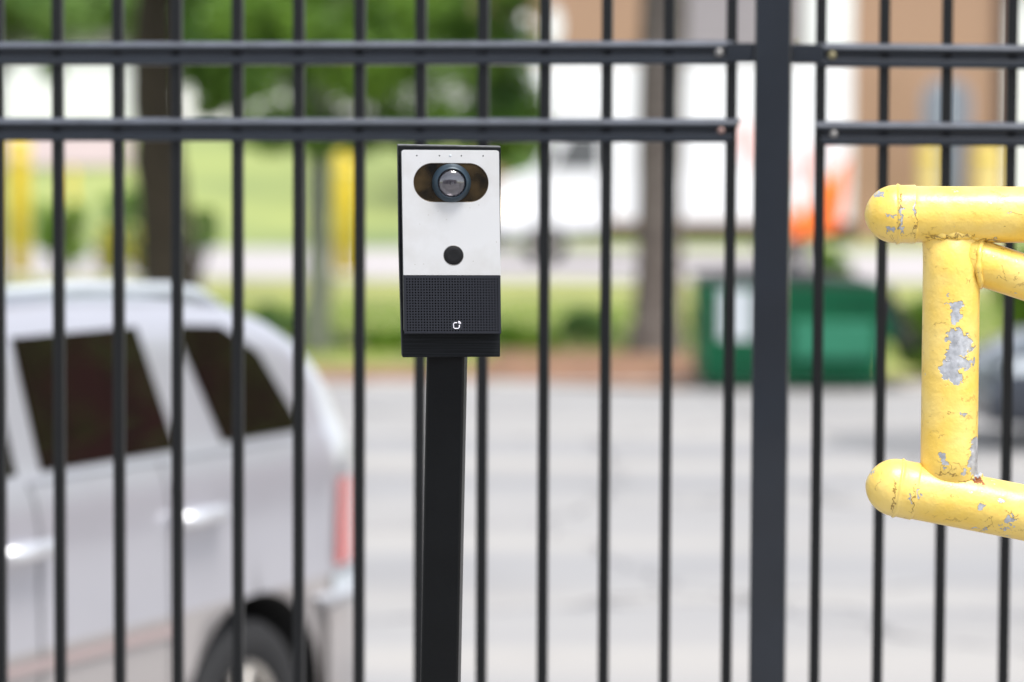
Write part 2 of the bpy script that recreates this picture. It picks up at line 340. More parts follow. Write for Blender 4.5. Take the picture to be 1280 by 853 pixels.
tree('shade_tree', (atY(640, 200, 79).x, 79, 0), [(0, 0, -.1), (0, 0, .9), (.05, 0, 2.0)], [.12, .10, .06], cloud((0, 0, 2.9), (.95, .8, 1.5), 24, .38, 91), 'small pale green tree beyond the road between intercom and truck',
     M['bark'], M['leaf_pale'], 160, .10, seed=92)
def shrub(px, py_base, wpx, hpx, m, label, flowers=False, seed=0):
    Y = ground_y(py_base); s = FPX / Y; bx = atY(px, 300, Y).x; hw, hh = wpx / s / 2, hpx / s
    t = empty('shrub', (bx, Y, 0), label, 'shrub', 'shrubs along the road')
    b = MB(); rr = random.Random(seed)
    for k in range(7): b.tube([(0, 0, -.03), (rr.uniform(-.5, .5) * hw, rr.uniform(-.3, .3) * hw, hh * .4), (rr.uniform(-.8, .8) * hw, rr.uniform(-.5, .5) * hw, hh * .75)], [.02, .014, .006], 6)
    b.build('stem', M['bark'], t)
    cs = cloud((0, 0, hh * .52), (hw * .8, hw * .6, hh * .42), 20, hw * .38, seed)
    leaves_mesh(cs, 220, .3, .05, 'foliage', m, t)
    if flowers: leaves_mesh(cs, 150, .3, .05, 'blossom', M['flower_y'], t)
shrub(75, 340, 84, 92, M['leaf_lime'], 'dense lime green shrub right of the yellow post', seed=1)
shrub(138, 344, 60, 58, M['leaf_lime'], 'yellow flowering shrub between lime shrub and brown trunk', True, seed=2)
shrub(172, 345, 36, 64, M['leaf_pale'], 'pale yellow flowering shrub against the foot of the brown trunk', True, seed=3)
shrub(160, 318, 80, 84, M['leaf_mid'], 'darker green shrub behind the yellow flowering ones', seed=4)
shrub(252, 342, 40, 96, M['leaf_mid'], 'narrow green shrub right of the brown trunk', seed=5)
shrub(880, 425, 34, 88, M['leaf_pale'], 'loose green shrub with a few yellow blooms left of the dumpster', True, seed=6)
shrub(1040, 352, 46, 44, M['leaf_lime'], 'small lime green shrub behind the dumpster lid', seed=7)
shrub(655, 436, 84, 26, M['leaf_lime'], 'low lime green plant on the verge just right of the intercom', seed=14)
shrub(735, 428, 66, 40, M['leaf_pale'], 'pale green plant on the verge left of the grey trunk', seed=15)
shrub(480, 440, 62, 30, M['leaf_lime'], 'low lime green plant on the verge between thin trunk and post', seed=16)
shrub(345, 420, 70, 34, M['leaf_pale'], 'pale green plant on the verge behind the rear of the silver car', seed=17)
shrub(1165, 470, 90, 110, M['leaf_lime'], 'lime green shrub right of the dumpster', seed=8)
shrub(1290, 440, 110, 150, M['leaf_lime'], 'tall lime green shrub behind the dark car', seed=9)

# ------------------------------------------------------------ yellow posts
def yellow_post(px, py_base, wpx, py_top, label):
    Y = ground_y(py_base); s = FPX / Y; r = wpx / s / 2; h = CAM_H - (py_top - 200) / s
    t = empty('bollard', (atY(px, 300, Y).x, Y, 0), label, 'bollard', 'tall yellow bollards by the road')
    MB().lathe([(0, 0), (r, 0), (r, h - r * .6), (r * .92, h - r * .3), (r * .6, h - .04), (0, h)], 24, 'z').build('post', M['yellow_post'], t)
    MB().lathe([(r * 1.01, h * .82), (r * 1.03, h * .82), (r * 1.03, h * .88), (r * 1.01, h * .88)], 24, 'z').build('band', M['flower_y'], t)
    MB().lathe([(0, 0), (r * 1.5, 0), (r * 1.5, .08), (r * 1.3, .12), (0, .12)], 24, 'z').build('footing', M['concrete'], t)
yellow_post(25, 352, 25, 172, 'tall yellow bollard at the far left edge')
yellow_post(431, 350, 27, 190, 'tall yellow bollard beside the slim grey-green trunk')
yellow_post(91, 338, 9, 212, 'thin yellow bollard behind the lime green shrub')

# ------------------------------------------------------------ buildings
def wall_px(px, Y): return atY(px, 200, Y).x
HY = 84.0; hs_ = FPX / HY
def hz(py): return CAM_H - (py - 200) / hs_
house = empty('house', (6, HY, 0), 'tan brick house with white pilaster and arched window behind the truck', 'house')
hx = lambda px: wall_px(px, HY) - 6
X0, X1 = hx(590), hx(1244)
MB().box(X0, X1, 0, 9, -.3, 9.2).build('wall', M['brick'], house)
MB().box(hx(845), hx(997), -.10, -.002, hz(74), 7.6).build('siding_panel', M['grey_siding'], house)
sg = None
for k in range(9):      # siding boards
    z = hz(74) + .02 + k * .28
    o = MB().box(hx(846), hx(996), -.13, -.102, z, z + .25).build('siding_board', M['grey_siding'], house) if sg is None else sg.copy()
    if sg is None: sg = o
    else: COL.objects.link(o); o.parent = house; o.location.z = k * .28
MB().box(hx(843), hx(1000), -.35, -.14, hz(74) + 2.55, hz(74) + 2.8).build('fascia', M['brown'], house)
MB().box(hx(1003), hx(1062), -.45, -.002, -.1, 9.0).build('pilaster', M['white_wall'], house, bevel=.03)
MB().prism([(hx(690) + .25 * math.cos(a), hz(35) + .6 * math.sin(a)) for a in np.linspace(0, 2 * math.pi, 20)[:-1]], -.1, -.002).build('vent', M['white_wall'], house)
MB().lathe([(0, -.25), (.35, -.22), (.42, -.1), (.42, -.002)], 24, 'y', (hx(650), 0, hz(38))).build('wall_lamp', M['white_wall'], house)
ah = [(hx(1182) + .60 * math.cos(a), hz(125) + .60 * math.sin(a)) for a in np.linspace(0, math.pi, 15)] + [(hx(1182) - .6, hz(172)), (hx(1182) + .6, hz(172))]
wf = MB().prism([(hx(1182) + (x - hx(1182)) * 1.18, hz(140) + (z - hz(140)) * 1.1) for x, z in ah], -.07, -.002).build('window_frame', M['grey_siding'], house)
MB().prism(ah, -.10, -.072).build('pane', M['win_blue'], wf)
MB().box(hx(1181), hx(1183), -.115, -.102, hz(172), hz(100)).build('mullion', M['white_wall'], wf)
dr = MB().box(hx(1166), hx(1206), -.06, -.002, 0, hz(176)).build('door', M['win_blue'], house)
MB().box(hx(1199), hx(1202), -.12, -.062, 1.0, 1.15).build('handle', M['steel'], dr)
for a, b in ((1140, 1166), (1207, 1243)):
    rc = (hx(b) - hx(a)) / 2; cc_ = empty('bollard', (6 + (hx(a) + hx(b)) / 2, HY - 1.3, 0), 'thick pale yellow bollard in front of the brick house, ' + ('left' if a < 1200 else 'right') + ' of its blue-grey door', 'bollard')
    MB().lathe([(0, 0), (rc * 1.2, 0), (rc * 1.2, .15), (rc, .2), (rc, 2.6), (rc * .8, 2.75), (0, 2.83)], 24, 'z').build('post', M['yellow_door'], cc_)
    MB().lathe([(rc, 2.3), (rc * 1.04, 2.3), (rc * 1.04, 2.45), (rc, 2.45)], 24, 'z').build('band', M['yellow_post'], cc_)
MB().box(hx(1245), hx(1257), -.2, .2, 0, 9.1).build('downspout', M['brown'], house)
MB().prism([(X0 - .6, 9.2), (X1 + .6, 9.2), (X1 - 1.5, 12.2), (X0 + 1.5, 12.2)], -.6, 9.6).build('roof', M['roof'], house)
# brick courses: long stretcher bricks proud of the wall in the lit left bay and right bay
bme = MB().box(0, .42, -.012, 0, 0, .13).build('brick', M['brick'], house); cnt = 0
bme.location = (hx(1072), -.003, hz(228))
for (a, b) in ((1072, 1150),):
    for r_ in range(20):
        for c_ in range(int((hx(b) - hx(a)) / .46)):
            if r_ == 0 and c_ == 0: continue
            o = bme.copy(); COL.objects.link(o); o.parent = house; o.location = (hx(a) + c_ * .46 + (.2 if r_ % 2 else 0), -.003, hz(228) + r_ * .16); cnt += 1
# pale building beyond the house, right edge
pb = empty('pale_building', (wall_px(1300, 98), 98, 0), 'pale grey building at the right edge beyond the brick house', 'building')
MB().box(-1.35, 5, 0, 8, -.2, 8).build('wall', M['white_wall'], pb)
MB().box(-1.6, 5.2, -.3, 8.2, 8.0, 8.5).build('roof', M['roof'], pb)
MB().box(.4, 1.6, -.05, -.002, 1, 2.6).build('window', M['win_blue'], pb)
# white building on the hill at the left
WY = 118.0; wx = lambda px: wall_px(px, WY)
wb = empty('white_building', (wx(60), WY, 3.2), 'long white clapboard building on the hill at far left', 'building')
x0, x1 = wx(-90) - wx(60), wx(172) - wx(60)
MB().box(x0, x1, 0, 7, -.4, 3.4).build('wall', M['white_wall'], wb)
cb = None
for k in range(20):
    x = x0 + .1 + k * (x1 - x0 - .2) / 20
    if cb is None: cb = MB().box(0, .36, -.03, -.002, 0, 3.3).build('siding_board', M['white_wall'], wb); o = cb
    else: o = cb.copy(); COL.objects.link(o); o.parent = wb
    o.location = (x, 0, 0)
MB().prism([(x0 - .4, 3.4), (x1 + .4, 3.4), (x1 - 1, 5.2), (x0 + 1, 5.2)], -.4, 7.4).build('roof', M['roof'], wb)
# unseen red brick building added at right to keep sky out of the car glass, and a tan one behind the camera (seen mirrored in the camera lens)
def plain_building(name, loc, sx, sy, h, m, label):
    t = empty(name, loc, label, 'building'); MB().box(-sx / 2, sx / 2, -sy / 2, sy / 2, -.05, h).build('wall', m, t)
    MB().box(-sx / 2 - .3, sx / 2 + .3, -sy / 2 - .3, sy / 2 + .3, h, h + .3).build('roof', M['roof'], t)
    for k in range(int(sx / 3)):
        x = -sx / 2 + 1.6 + k * 3
        for sgn in (-1, 1): MB().box(x - .5, x + .5, min(sgn * sy / 2, sgn * (sy / 2 + .04)) + (0 if sgn < 0 else .002), max(sgn * sy / 2, sgn * (sy / 2 + .04)) - (.002 if sgn < 0 else 0), h * .3, h * .3 + 1.5).build('window', M['win_blue'], t)
plain_building('out_of_view_building', (24, 24, 0), 16, 16, 8.2, M['unseen_redbrick'], 'unseen dark red brick building added off to the right, mirrored in the car windows')
plain_building('out_of_view_building', (-2, -20, 0), 24, 8, 5.5, M['grey_siding'], 'grey building behind the viewer, mirrored in the intercom lens')

# ------------------------------------------------------------ vehicles
class Car:
    """Lofted body. s runs forward from the rear axle, y to the left side, z up."""
    def __init__(c, W, floor, belt, top, rear, front, tumble=.28):
        c.W, c.floor, c.belt, c.top, c.rear, c.front, c.tumble = W, floor, belt, top, rear, front, tumble
    def zt(c, s): return float(np.interp(s, [p[0] for p in c.top], [p[1] for p in c.top]))
    def e(c, s):
        t = max(0, (c.rear + .6 - s) / .6); u = max(0, (s - (c.front - .8)) / .8)
        return 1 - .16 * min(t, 1) ** 2.6 - .24 * min(u, 1) ** 2.6
    def ring(c, s):
        z1 = c.zt(s); W = c.W * c.e(s); B = min(c.belt, z1 - .12); f = c.floor
        r = [(0, f), (.5 * W, f), (.9 * W, f), (.965 * W, f + .05)]
        for a, ww in ((.12, .985), (.3, .998), (.5, 1.0), (.7, .995), (.86, .995), (.94, .978), (1.0, .948)): r.append((W * ww, f + .05 + (B - f - .05) * a))
        zs = max(z1 - .10, B + .01)
        for a in (.15, .4, .7, 1.0): z = B + (zs - B) * a; r.append((W * .945 - c.tumble * (z - B), z))
        y1 = r[-1][0]; r += [(y1 - .03, z1 - .055), (y1 - .10, z1 - .025), (y1 * .6, z1 - .006), (y1 * .3, z1), (0, z1)]
        return r
    def yside(c, s, z):
        r = c.ring(s)[3:16]; return float(np.interp(z, [p[1] for p in r], [p[0] for p in r]))
    def P(c, s, z, off=0, side=1): return Vector((s, side * (c.yside(s, z) + off), z))
    def patch(c, bot, topl, off=.005, side=1, n=14, m=8, mb=None):
        mb = mb or MB(); rows = []
        def lerp(pl, u):
            q = u * (len(pl) - 1); i = min(int(q), len(pl) - 2); f = q - i; return (pl[i][0] * (1 - f) + pl[i + 1][0] * f, pl[i][1] * (1 - f) + pl[i + 1][1] * f)
        for j in range(m + 1):
            v = j / m; rows.append([c.P(*[a * (1 - v) + b * v for a, b in zip(lerp(bot, i / n), lerp(topl, i / n))], off, side) for i in range(n + 1)])
        return mb.grid(rows)
def build_car(root, c, wheels, wr, arch_r, paint, lower=None, lower_z=0):
    st = sorted(set(list(np.linspace(c.rear, c.front, 64)) + [p[0] for p in c.top if c.rear <= p[0] <= c.front] + [c.rear + .01, c.rear + .03, c.front - .01, c.front - .03]))
    b = MB(); rows = []
    for s in st:
        h = c.ring(s); rows.append([(s, y, z) for y, z in h] + [(s, -y, z) for y, z in h[-2:0:-1]])
    n = len(rows[0])
    for r_ in rows: b.v += r_
    for i in range(len(rows) - 1):
        for k in range(n):
            q = [i * n + k, i * n + (k + 1) % n, (i + 1) * n + (k + 1) % n, (i + 1) * n + k]; b.f.append(q); b.sm.append(True)
            zc = sum(b.v[x][2] for x in q) / 4; b.mi.append(1 if zc < lower_z else 0)
    b.f.append(list(range(n))); b.f.append([(len(rows) - 1) * n + k for k in range(n)][::-1]); b.sm += [False] * 2; b.mi += [0, 0]
    body = b.build('body', [paint, lower or paint, M['dark_void']], None)
    for s in wheels:
        for sd_ in (1, -1):
            cu = MB(); cu.tube([(s, sd_ * (c.W - .36), wr), (s, sd_ * (c.W + .3), wr)], arch_r, 40, smooth=False, mi=0)
            co = cu.build('cutter', M['dark_void']); md = body.modifiers.new('b', 'BOOLEAN'); md.object = co; md.operation = 'DIFFERENCE'; md.solver = 'EXACT'; md.material_mode = 'TRANSFER'
    bpy.context.view_layer.update(); dg = bpy.context.evaluated_depsgraph_get()
    me = bpy.data.meshes.new_from_object(body.evaluated_get(dg), depsgraph=dg); cut = [m_.object for m_ in body.modifiers]
    body.modifiers.clear(); body.data = me; body.name = 'body'; body.parent = root
    for o in cut: bpy.data.objects.remove(o)
    return body
def wheel_parts(root, s, y, side, r, wd, rim_r):
    wl = bpy.data.objects.new('wheel', None); COL.objects.link(wl); wl.parent = root; wl.location = (s, y, r)
    f = side
    MB().lathe([(rim_r, -f * wd / 2), (r * .93, -f * wd / 2), (r, -f * wd * .38), (r, f * wd * .38), (r * .97, f * wd * .46), (r * .9, f * wd / 2), (rim_r * 1.02, f * wd * .5), (rim_r, f * wd * .42)], 40, 'y').build('tyre', M['rubber'], wl)
    rm = MB().lathe([(rim_r, f * wd * .42), (rim_r * .93, f * wd * .40), (rim_r * .9, f * wd * .2), (rim_r * .9, -f * wd * .3)], 40, 'y')
    rm.lathe([(0, f * wd * .40), (rim_r * .2, f * wd * .40), (rim_r * .26, f * wd * .3), (0, f * wd * .1)], 24, 'y')
    for k in range(5):
        a = 2 * math.pi * k / 5 + .3; ca, sa = math.cos(a), math.sin(a)
        for u in (-.1, .1):
            rm.tube([(rim_r * (.18 * ca - u * sa * .8), f * wd * .36, rim_r * (.18 * sa + u * ca * .8)), (rim_r * (.92 * ca - u * sa * 1.6), f * wd * .38, rim_r * (.92 * sa + u * ca * 1.6))], [.026, .020], 8)
    rm.build('rim', M['alloy'], wl)
    MB().lathe([(0, f * wd * .02), (rim_r * .88, f * wd * .02)], 32, 'y').build('brake_disc', M['dark_void'], wl)

# --- silver sport utility car
TH = 25.2; RW = Vector((-.806, 9.4, 0))
fw = Vector((-math.sin(R(TH)), -math.cos(R(TH)), 0)); sn = Vector((math.cos(R(TH)), -math.sin(R(TH)), 0))
HW = .96
suv = empty('parked_car', RW - sn * HW, 'silver sport utility car with tinted windows parked behind the fence at left', 'car')
suv.rotation_euler.z = math.atan2(fw.y, fw.x)
C1 = Car(HW, .30, 1.30, [(-.92, .98), (-.90, 1.12), (-.86, 1.30), (-.78, 1.43), (-.69, 1.54), (-.56, 1.63), (-.38, 1.71), (-.2, 1.755), (.1, 1.785), (.8, 1.81), (1.7, 1.80), (2.0, 1.74), (2.5, 1.38), (2.62, 1.27), (3.2, 1.18), (3.5, 1.05), (3.62, .85)], -.92, 3.62, .30)
build_car(suv, C1, (0, 2.88), .37, .455, M['silver'], M['taupe'], .78)
for s in (0, 2.88):
    for sd_ in (1, -1): wheel_parts(suv, s, sd_ * (HW - .15), sd_, .37, .24, .235)
for sd_ in (1, -1):
    a = C1.patch([(1.12, 1.315), (.39, 1.315)], [(1.10, 1.69), (.44, 1.69)], .004, sd_); a.build('window', M['tint'], suv)
    a = C1.patch([(.12, 1.315), (-.40, 1.315)], [(.23, 1.685), (-.05, 1.67), (-.24, 1.575)], .004, sd_); a.build('window', M['tint'], suv)
    a = C1.patch([(2.15, 1.315), (1.24, 1.315)], [(1.85, 1.66), (1.21, 1.69)], .004, sd_); a.build('window', M['tint'], suv)
    C1.patch([(1.18, 1.290), (-.30, 1.292)], [(1.18, 1.306), (-.30, 1.308)], .009, sd_, 24, 1).build('belt_trim', M['silver'], suv)
    C1.patch([(2.45, .765), (.50, .765)], [(2.45, .80), (.50, .80)], .012, sd_, 24, 2).build('side_molding', M['molding'], suv)
    C1.patch([(-.53, .85), (-.74, .85)], [(-.57, 1.14), (-.76, 1.13)], .010, sd_, 10, 6).build('taillight', M['red_lens'], suv)
    C1.patch([(-.50, .76), (-.84, .76)], [(-.50, .825), (-.84, .825)], .011, sd_, 10, 2).build('reverse_lens', M['label_w'], suv)
    for x0_, x1_ in ((.25, .50), (1.18, 1.42)):
        hb = MB().tube([C1.P(x0_, 1.11, .012, sd_), C1.P(x0_ + .03, 1.115, .045, sd_), C1.P(x1_ - .03, 1.115, .045, sd_), C1.P(x1_, 1.11, .012, sd_)], [.022, .026, .026, .022], 12)
        hb.build('door_handle', M['chrome'], suv)
    for xs_ in (.515, 1.205):       # shut lines as thin dark gaskets
        C1.patch([(xs_, .42), (xs_ - .007, .42)], [(xs_, 1.29), (xs_ - .007, 1.29)], .0025, sd_, 1, 20).build('door_seal', M['black_plastic'], suv)
    rr_ = MB(); pts = [Vector((s, sd_ * (C1.ring(s)[15][0] - .06), C1.zt(s) + dz)) for s, dz in ((1.6, -.03), (1.5, .005), (.6, .01), (.1, .005), (-.06, 0), (-.16, -.03))]
    rr_.tube(pts, .019, 10).build('roof_rail', M['label_w'], suv)
    C1.patch([(3.0, .78), (3.5, .80)], [(3.1, .95), (3.5, .97)], .008, sd_, 8, 4).build('headlight', M['label_w'], suv)
    MB().box(2.05, 2.2, min(sd_ * .9, sd_ * 1.1), max(sd_ * .9, sd_ * 1.1), 1.24, 1.42).build('mirror', M['silver'], suv, bevel=.03)
# windscreen and rear glass follow the roof line
def top_patch(c, s0, s1, k0, off, name, m, root):
    rows = []
    for i in range(9):
        s = s0 + (s1 - s0) * i / 8; h = c.ring(s)[k0:]; dz = (c.zt(s + .02) - c.zt(s - .02)) / .04; nn = Vector((-dz, 0, 1)).normalized() * off
        rows.append([Vector((s, y, z)) + nn for y, z in h] + [Vector((s, -y, z)) + nn for y, z in h[-2::-1]])
    MB().grid(rows).build(name, m, root)
top_patch(C1, 2.05, 2.5, 17, .006, 'windscreen', M['tint'], suv)
top_patch(C1, -.85, -.58, 17, .006, 'rear_window', M['tint'], suv)
# rear bumper wraps round the tail, with a bright step on top
def bumper(c, root, z0, z1, off, m, name, s_start=-.44):
    path = []
    for s in np.linspace(s_start, c.rear, 10): path.append(Vector((s, c.W * c.e(s) * .985 + off, 0)))
    path += [Vector((c.rear - off * 1.2, y, 0)) for y in np.linspace(c.W * .78, -c.W * .78, 9)]
    path += [Vector((p.x, -p.y, 0)) for p in path[9::-1]]
    prof = [(0, z0), (.6, z0 - .0), (1.0, z0 + .03), (1.0, z1 - .03), (.6, z1), (-1.5, z1 + .005)]
    rows = []
    cx = Vector((0.2, 0, 0))
    for p in path:
        n_ = (p - Vector((min(p.x + .3, .2), p.y * .6, 0))).normalized(); rows.append([Vector((p.x + n_.x * (a - 1) * .04, p.y + n_.y * (a - 1) * .04, z)) for a, z in prof])
    return MB().grid(rows).build(name, m, root)
bumper(C1, suv, .40, .735, .035, M['taupe'], 'rear_bumper')
bumper(C1, suv, .737, .765, .040, M['chrome'], 'bumper_step', -.38)
MB().box(3.50, 3.72, -.82, .82, .36, .66).build('front_bumper', M['taupe'], suv, bevel=.06)
MB().box(-.945, -.922, -.26, .26, .82, .95).build('licence_plate', M['label_w'], suv)

# --- dark car at the right edge
car2 = empty('parked_car', (4.55, 23.6, 0), 'dark blue-grey car cut off by the right edge of the picture', 'car'); car2.rotation_euler.z = R(184)
C2 = Car(.88, .20, .92, [(-.95, .85), (-.8, 1.02), (-.2, 1.1), (.2, 1.38), (.9, 1.44), (1.6, 1.40), (2.3, .98), (3.0, .88), (3.35, .72), (3.45, .55)], -.95, 3.45, .35)
car2.location.x = 3.62 + 3.45
build_car(car2, C2, (0, 2.65), .31, .37, M['navy'])
for s in (0, 2.65):
    for sd_ in (1, -1): wheel_parts(car2, s, sd_ * (.88 - .13), sd_, .31, .2, .2)
for sd_ in (1, -1):
    C2.patch([(2.0, .94), (1.15, .94)], [(1.6, 1.26), (1.12, 1.32)], .004, sd_).build('window', M['tint'], car2)
    C2.patch([(1.08, .94), (.2, .94)], [(1.06, 1.32), (.45, 1.28)], .004, sd_).build('window', M['tint'], car2)
    C2.patch([(3.05, .62), (3.4, .60)], [(3.0, .74), (3.3, .70)], .006, sd_, 8, 4).build('headlight', M['label_w'], car2)
    C2.patch([(-.6, .70), (-.9, .70)], [(-.6, .85), (-.9, .82)], .006, sd_, 8, 4).build('taillight', M['red_lens'], car2)
    MB().tube([C2.P(1.18, .80, .01, sd_), C2.P(1.22, .80, .03, sd_), C2.P(1.34, .80, .03, sd_), C2.P(1.38, .80, .01, sd_)], .012, 8).build('door_handle', M['navy'], car2)
top_patch(C2, 1.65, 2.25, 17, .005, 'windscreen', M['tint'], car2)
top_patch(C2, -.15, .18, 17, .005, 'rear_window', M['tint'], car2)
MB().box(3.38, 3.50, -.66, .66, .24, .46).build('front_bumper', M['navy'], car2, bevel=.05)

# --- white moving truck on the road
TY = 62.0; ts = FPX / TY; tz = lambda py: CAM_H - (py - 200) / ts; tx = lambda px: wall_px(px, TY)
O = tx(840)
truck = empty('box_truck', (O, TY, 0), 'large white box truck with orange graphics parked on the road', 'truck')
X = lambda px: tx(px) - O
bx = MB().box(X(762), X(1062), 0, 2.4, .95, tz(78)).build('cargo_box', M['white_p'], truck, bevel=.04)
MB().prism([(X(762) - .002, tz(152)), (X(762) - .002, tz(78) - .01), (X(645), tz(80)), (X(628), tz(100)), (X(636), tz(150))], .02, 2.38).build('attic', M['white_p'], truck, bevel=.03)
for k in range(11):
    x = X(775) + k * .45
    MB().box(x, x + .05, -.02, -.002, .98, tz(80)).build('box_rib', M['white_p'], truck)
cab = MB().prism([(X(758), .75), (X(758), tz(155)), (X(700), tz(156)), (X(668), tz(212)), (X(625), tz(226)), (X(614), tz(246)), (X(612), tz(300)), (X(640), .62)], .12, 2.28).build('cab', M['white_p'], truck, bevel=.06)
sw = MB().prism([(X(750), tz(211)), (X(750), tz(168)), (X(712), tz(168)), (X(690), tz(211))], .100, .118).build('side_window', M['truck_glass'], truck)
MB().box(X(745), X(753), .05, .10, tz(235), tz(232)).build('door_handle', M['black_plastic'], truck)
MB().box(X(682), X(690), -.15, .05, tz(205), tz(178)).build('mirror', M['black_plastic'], truck)
MB().box(X(606), X(642), .1, 2.3, .42, .72).build('front_bumper', M['black_plastic'], truck, bevel=.05)
MB().lathe([(0, -.03), (.10, -.02), (.13, .02), (.13, .06)], 24, 'y', (X(627), .10, tz(258))).build('headlamp', M['amber'], truck)
MB().box(X(640), X(1055), .3, 2.1, .55, .80).build('chassis', M['black_plastic'], truck)
for px in (682, 985):
    for f, y in ((-1, .22), (1, 2.18)): wheel_parts(truck, X(px), y, f, .45, .28, .26)
MB().box(X(1062) + .003, X(1062) + .12, .1, 2.3, .5, .95).build('rear_bumper', M['black_plastic'], truck)
op = [(984, 232), (998, 270), (1010, 254), (1018, 242), (1021, 198), (1034, 226), (1060, 192), (1056, 240), (1050, 284), (1030, 288), (1006, 294), (986, 296)]
MB().prism([(X(a), tz(b)) for a, b in op], -.036, -.022).build('graphic', M['orange'], truck)
pk = mat('pale_red_graphic', (.80, .52, .50), .5)
MB().prism([(X(a), tz(b)) for a, b in ((905, 165), (942, 150), (952, 190), (940, 215), (925, 185))], -.036, -.022).build('graphic', pk, truck)
MB().prism([(X(a), tz(b)) for a, b in ((985, 215), (1010, 180), (1045, 185), (1022, 200), (1005, 230))], -.036, -.022).build('graphic', pk, truck)

# ------------------------------------------------------------ green dumpster
DY = 28.6; ds = FPX / DY; dz_ = lambda py: CAM_H - (py - 200) / ds
dx0 = atY(1000, 400, DY).x
dump = empty('dumpster', (dx0, DY, 0), 'green steel dumpster with black lids and white label', 'dumpster')
D = lambda px: (px - 1000) / ds
bot, topz = .10, dz_(356)
# tub: sloping front seen from its side
tub = MB().prism([(D(880), bot), (D(1100), bot), (D(1104), dz_(425)), (D(1128), dz_(418)), (D(1094), topz), (D(880), topz)], 0, 1.7).build('tub', M['green'], dump, bevel=.012)
MB().box(D(874), D(1106), -.05, -.002, topz - .09, topz + .005).build('top_rim', M['green'], dump, bevel=.01)
MB().box(D(884), D(1098), -.045, -.002, bot + .02, bot + .10).build('bottom_rail', M['green'], dump, bevel=.01)
MB().box(D(990), D(1092), -.10, -.002, dz_(446), dz_(400)).build('fork_pocket', M['green_lt'], dump, bevel=.015)
MB().box(D(884), D(990) - .02, -.06, -.002, dz_(446), dz_(432)).build('rib', M['green'], dump, bevel=.01)
for px in (884, 950, 1094): MB().box(D(px) - .03, D(px) + .03, -.05, -.003, bot + .11, topz - .10).build('rib', M['green'], dump, bevel=.008)
MB().box(D(899), D(940), -.064, -.052, dz_(422), dz_(360)).build('label_panel', M['label_w'], dump)
MB().prism([(D(878), topz + .01), (D(1096), topz + .01), (D(1096), topz + .05), (D(1000), topz + .12), (D(878), topz + .07)], .02, .84).build('lid', M['black_plastic'], dump, bevel=.01)
MB().prism([(D(878), topz + .012), (D(1096), topz + .012), (D(1096), topz + .05), (D(1000), topz + .12), (D(878), topz + .07)], .86, 1.68).build('lid', M['black_plastic'], dump, bevel=.01)
MB().prism([(D(1096), topz + .03), (D(1112), topz + .01), (D(1150), dz_(432)), (D(1134), dz_(436))], -.03, 1.7).build('side_lid', M['black_plastic'], dump, bevel=.008)
for px in (900, 1085):
    for y in (.15, 1.5): MB().lathe([(0, -.025), (.05, -.025), (.052, 0), (.05, .025), (0, .025)], 16, 'y', (D(px), y, .052)).box(D(px) - .03, D(px) + .03, y - .035, y + .035, .06, bot).build('caster', M['rubber'], dump)

# ------------------------------------------------------------ ornamental fence
FA = R(7.0); FY0 = 5.33
def fence_x(px):     # x on the fence line that shows at photo column px
    k = (px - 640) / FPX; return k * FY0 / (1 + k * math.tan(FA))
def fence_pt(px, py):
    x = fence_x(px); Y = FY0 - x * math.tan(FA); return Vector((x, Y, atY(px, py, Y).z))
org = Vector((fence_x(964), FY0 - fence_x(964) * math.tan(FA), 0))
fence = empty('metal_fence', org, 'black metal picket fence with two top rails running across the picture', 'fence', rz=-FA)
def ft(px): return (fence_x(px) - org.x) / math.cos(FA)           # along the fence from the post
FH = 2.72
def picket_mesh(h0, h1):
    a = .0095; b = MB().box(-a, a, -a, a, h0, h1)
    b.add([(-a, -a, h1), (a, -a, h1), (a, a, h1), (-a, a, h1), (0, 0, h1 + .03)], [(0, 1, 4), (1, 2, 4), (2, 3, 4), (3, 0, 4)]); return b
pk0 = picket_mesh(.07, FH).build('picket', M['picket'], fence, bevel=.0012, seg=1)
pk0.location = (ft(912), 0, 0)
def lean(px): return (-.006 + .0000158 * px) * 0
left_px = [73, 148, 221, 297, 373, 449, 525, 603, 680, 757, 834]
for p in left_px:
    o = pk0.copy(); COL.objects.link(o); o.parent = fence; o.location = (ft(p), 0, 0)
p0 = ft(73)
for k in range(1, 10):
    o = pk0.copy(); COL.objects.link(o); o.parent = fence; o.location = (p0 - .1115 * k, 0, 0)
for i, p in enumerate([1023, 1102, 1180, 1261]):
    o = pk0.copy(); COL.objects.link(o); o.parent = fence; o.location = (ft(p), 0, 0)
pe = ft(1261)
for k in range(1, 14):
    o = pk0.copy(); COL.objects.link(o); o.parent = fence; o.location = (pe + .1115 * k, 0, 0)
RAIL = [(.015, -.021), (-.0185, -.021), (-.0195, -.019), (-.0190, -.008), (-.0095, -.0055), (-.0095, .0055), (-.0185, .0080)] + [(-.0035 - .015 * math.cos(q), .0090 + .0125 * math.sin(q)) for q in np.linspace(0.05, math.pi / 2, 8)] + [(.015, .0215)]
